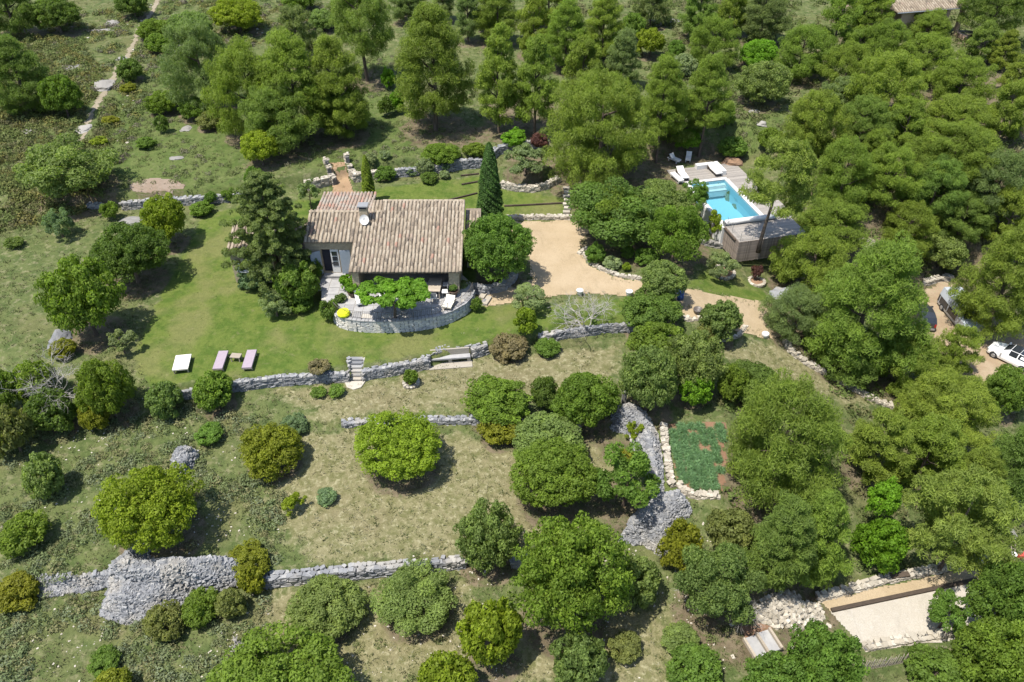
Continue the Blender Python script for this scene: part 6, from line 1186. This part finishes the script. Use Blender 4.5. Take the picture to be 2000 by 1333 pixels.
# ladder, pole and red cans at the right edge
pa = Vector(PZ(1978, 1085, Hs(*G(1978, 1085)[:2]) + .05)); t = thing('ladder', 'pale timber ladder leaning up the bank', 'ladder', tuple(pa), .1)
for s in (-1, 1): obj('rail', MB().tube([(s * .13, 0, 0), (s * .13, .5, .95)], .025, 5).mesh('rail'), M['wood'], t)
for i in range(4): obj('rung', MB().tube([(-.13, .1 + i * .11, .19 + i * .21), (.13, .1 + i * .11, .19 + i * .21)], .015, 5).mesh('rung'), M['wood'], t)
pa = G(1978, 1088); tag(obj('bucket', MB().lathe([(.13, 0), (.17, .3), (.18, .3), (.15, .05), (.01, .05)], n=12).mesh('bucket', True), M['white'], None, tuple(pa)), 'white bucket at the foot of the ladder', 'bucket')
a, b = G(1951, 1072), G(1980, 1098); tag(obj('timber_pole', MB().tube([a + Vector((0, 0, .1)), b + Vector((0, 0, .15))], .035, 6).mesh('timber_pole'), M['wood']), 'long pale timber pole lying by the ladder', 'pole')
boulder('pale grey boulder above the ladder', 1966, 1028, 1984, 1052, 41, 'rock', 1.0); 
for i, (u, v) in enumerate(((1991, 1090), (1998, 1087))): tag(obj('fuel_can', MB().box((0, 0, .15), (.28, .18, .3)).box((.06, 0, .33), (.12, .05, .05)).mesh('fuel_can'), M['red'], None, tuple(G(u, v)), (0, 0, i)), ['red fuel can nearer the bucket', 'red fuel can at the very picture edge'][i], 'fuel can')
# ------------------------------------------------------------------ far villa
vz = Hs(62, 122); V0 = PZ(1768, 24, vz + 2.7); V1 = PZ(1893, 14, vz + 2.7); vd = Vector(V1) - Vector(V0); va = math.atan2(vd.y, vd.x); vl = vd.length
villa = thing('far_villa', 'peach-walled villa with tiled roof and pillared porch at the top of the wood', 'house', (V0[0], V0[1], Hs(V0[0], V0[1])), va)
fz = V0[2] - villa.location.z
def VP(name, mb, m, parent=villa): return obj(name, mb.mesh(name), M[m], parent)
VP('wall', MB().box((vl * .40, 3.6, fz / 2 - .4), (vl * .76, 6.0, fz + .6)), 'render_wall'); VP('wing_wall', MB().box((-2.2, 6.0, fz / 2 + .3), (3.0, 6.0, fz + 2.0)), 'render_wall')
vr = VP('roof', MB().add([(-1.0, 0, fz), (vl, 0, fz), (vl - 2.5, 5.2, fz + 1.7), (-1.0, 5.2, fz + 1.7), (-1.0, 10, fz), (vl, 10, fz), (-1, 0, fz - .12), (vl, 0, fz - .12)], [(0, 1, 2, 3), (3, 2, 5, 4), (1, 5, 2), (0, 3, 4), (0, 6, 7, 1)], .5), 'tile')
sp4 = [(x * .33 - .85, y * .42 - .05, fz + .327 * (y * .42 - .05) + .04, rnd.uniform(-.05, .05)) for x in range(int((vl + .8) / .33)) for y in range(12) if x * .33 - .85 < vl - .48 * y * .42 - .15]
put_tiles(sp4, 0, vr, TMESH, TILES, 'tile', math.atan(.327) + .04)
for x in (vl - .35, vl - 2.4): VP('pillar', MB().box((x, .45, fz / 2 - .2), (.42, .42, fz + .1)), 'render_wall')
VP('porch_back', MB().box((vl - 1.4, 2.8, fz / 2 - .3), (2.9, .1, fz)), 'interior'); VP('porch_parapet', MB().box((vl - .3, -.6, .25), (.35, 2.0, .8)), 'render_wall'); VP('gutter', MB().tube([(-1, -.08, fz - .06), (vl, -.08, fz - .06)], .07, 6), 'grey_metal')
pv = G(1888, 78); t = thing('garden_awning', 'white curved garden cover by the far villa lawn', 'awning', tuple(pv), .3); mb = MB(); vs = []
for i in range(9):
    a = math.pi * i / 8; vs += [(math.sin(a) * .8, -1.9 + 3.8 * i / 8, .55 + .35 * math.sin(a)), (math.sin(a) * 1.15 + .5 * math.sin(a), -1.9 + 3.8 * i / 8, .45)]
mb.add(vs, [(2 * i, 2 * i + 1, 2 * i + 3, 2 * i + 2) for i in range(8)], .5); mb.add([(x, y, z - .06) for x, y, z in vs], [(2 * i + 2, 2 * i + 3, 2 * i + 1, 2 * i) for i in range(8)], .5); obj('cloth', mb.mesh('cloth', True), M['white'], t)
for y in (-1.2, 1.2): obj('post', MB().tube([(.9, y, 0), (.9, y, .6)], .03, 5).mesh('post'), M['grey_metal'], t)
# ------------------------------------------------------------------ vehicles
def vehicle(name, label, cat, loc, rz, st, m, wheels, wr, scale=1.0, roof_m=None, lights=True, glass_from=None, rear=True):
    """st: stations along x from nose (0): (x, half width sill, z belt, half width belt, z top, half width top); glass panels sit 6 mm proud"""
    t = thing(name, label, cat, loc, rz, 'parked vehicles'); t.scale = (scale,) * 3
    L = st[-1][0]; z0 = .22; rows = []
    for x, w0, zb, wb, zt, wt in st: rows.append([(x - L / 2, -w0 * .94, z0), (x - L / 2, -w0, z0 + .25), (x - L / 2, -wb, zb), (x - L / 2, -wt, zt), (x - L / 2, wt, zt), (x - L / 2, wb, zb), (x - L / 2, w0, z0 + .25), (x - L / 2, w0 * .94, z0)])
    b = MB(); vs = [p for r in rows for p in r]; fs = []
    for i in range(len(rows) - 1):
        for k in range(7): fs.append((i * 8 + k, i * 8 + k + 1, (i + 1) * 8 + k + 1, (i + 1) * 8 + k))
        fs.append((i * 8 + 7, i * 8, (i + 1) * 8, (i + 1) * 8 + 7))
    fs += [tuple(range(7, -1, -1)), tuple((len(rows) - 1) * 8 + k for k in range(8))]; b.add(vs, fs, .5)
    me = b.mesh('body'); o = obj('body', me, M[m], t); bv = o.modifiers.new('b', 'BEVEL'); bv.width = .05; bv.segments = 2; bv.limit_method = 'ANGLE'; bv.angle_limit = math.radians(28)
    def panel(name, a, b_, c, d, mat, ins=.12, off=.012, par=None):
        P_ = [Vector(q) for q in (a, b_, c, d)]; cen = sum(P_, Vector()) / 4; nn = (P_[1] - P_[0]).cross(P_[3] - P_[0]).normalized()
        if nn.dot(cen - Vector((0, 0, .7))) < 0: nn = -nn
        Q = [q.lerp(cen, ins) + nn * off for q in P_]; return obj(name, MB().add(Q + [q - nn * .03 for q in Q], [(0, 1, 2, 3), (7, 6, 5, 4), (0, 4, 5, 1), (1, 5, 6, 2), (2, 6, 7, 3), (3, 7, 4, 0)], .5).mesh(name), M[mat], par or t)
    for i in range(len(st) - 1):
        A, B = rows[i], rows[i + 1]; za, zb_ = st[i][4] - st[i][2], st[i + 1][4] - st[i + 1][2]
        if (za < .12 or zb_ < .12) and max(za, zb_) > .3: panel('windscreen' if i < len(st) / 2 else 'rear_window', A[3], B[3], B[4], A[4], 'glass', .1)
        elif min(za, zb_) > .3:
            for k in (2, 5): panel('side_window', A[k], A[k + 1], B[k + 1], B[k], 'glass', .1)
            if roof_m: panel('roof_panel', A[3], B[3], B[4], A[4], roof_m, .03)
    for (x, w) in wheels:
        for s in (-1, 1):
            wh = obj('wheel', MB().tube([(0, -.1, 0), (0, -.09, 0), (0, .09, 0), (0, .1, 0)], [wr * .9, wr, wr, wr * .9], 18).mesh('tyre', False), M['rubber'], t, (x - L / 2, s * (w - .06), wr)); obj('rim', MB().tube([(0, s * .09, 0), (0, s * .115, 0)], [wr * .62, wr * .55], 12).mesh('rim'), M['grey_metal'], wh)
            obj('wheel_arch', MB().tube([(0, -.05, 0), (0, .05, 0)], [wr * 1.15, wr * 1.15], 18).mesh('wheel_arch'), M['rubber'], t, (x - L / 2, s * (w - .075), wr + .01))
    f = rows[0]; e = rows[-1]
    for s in (-1, 1):
        obj('headlight', MB().box((f[0][0] + .12, s * (st[1][1] - .18), st[0][2] - .02), (.26, .28, .14), -s * .5).mesh('headlight'), M['grey_metal'], t); obj('tail_light', MB().box((e[0][0] - .02, s * (st[-1][3] - .1), st[-1][2] - .05), (.1, .16, .34)).mesh('tail_light'), M['red_lamp'], t)
        ms = st[len(st) // 3]; obj('mirror', MB().box((ms[0] - L / 2 + .15, s * (ms[3] + .13), ms[2] + .08), (.12, .2, .14)).mesh('mirror'), M[m], t)
    obj('bumper', MB().box((f[0][0] + .02, 0, .42), (.12, st[0][1] * 1.8, .2)).mesh('bumper'), M['rubber'], t); obj('bumper', MB().box((e[0][0] - .02, 0, .42), (.12, st[-1][1] * 1.8, .2)).mesh('bumper'), M['grey_metal' if m == 'car_black' else 'rubber'], t)
    obj('number_plate', MB().box((e[0][0] + .05, 0, .72), (.02, .5, .11)).mesh('number_plate'), M['white'], t); return t
hatch = [(0, .62, .62, .60, .66, .50), (.18, .78, .72, .76, .78, .62), (.75, .84, .88, .80, .93, .66), (1.05, .85, .93, .82, .98, .68), (1.75, .86, .95, .84, 1.40, .60), (2.5, .86, .97, .84, 1.46, .61), (3.3, .85, 1.0, .82, 1.40, .58), (3.75, .80, 1.02, .76, 1.08, .62), (3.9, .74, .9, .7, .95, .58)]
mpv = [(0, .66, .66, .64, .70, .5), (.2, .82, .8, .8, .84, .64), (.7, .88, .95, .84, 1.0, .7), (1.0, .89, 1.0, .85, 1.06, .72), (1.8, .9, 1.03, .87, 1.55, .66), (3.0, .9, 1.05, .87, 1.64, .68), (3.9, .89, 1.06, .85, 1.60, .66), (4.2, .84, 1.08, .8, 1.14, .7), (4.28, .8, .9, .76, .95, .64)]
van_ = [(0, .8, .8, .78, .86, .6), (.2, .92, .98, .9, 1.04, .75), (.75, .95, 1.12, .92, 1.18, .8), (.95, .96, 1.16, .93, 1.22, .82), (1.6, .96, 1.2, .93, 1.88, .76), (3.2, .96, 1.2, .93, 1.95, .78), (4.7, .96, 1.2, .93, 1.95, .78), (4.98, .94, 1.2, .9, 1.9, .76), (5.0, .92, 1.0, .88, 1.2, .8)]
p2 = G(1973, 705); vehicle('parked_car', 'white hatchback with a black roof parked at the picture edge', 'car', tuple(p2), math.radians(-50), hatch, 'car_white', [(.72, .84), (3.18, .84)], .31, .93, roof_m='glass')
p2 = G(1799, 625); vehicle('parked_car', 'dark car parked under the pine, its tail to the drive', 'car', tuple(p2), math.radians(-100), mpv, 'car_black', [(.8, .88), (3.4, .88)], .32, .85)
p2 = G(1872, 625); vehicle('parked_van', 'silver-white van half hidden under the huge pine', 'van', tuple(p2), math.radians(93), van_, 'car_silver', [(.9, .95), (4.0, .95)], .34, .98)
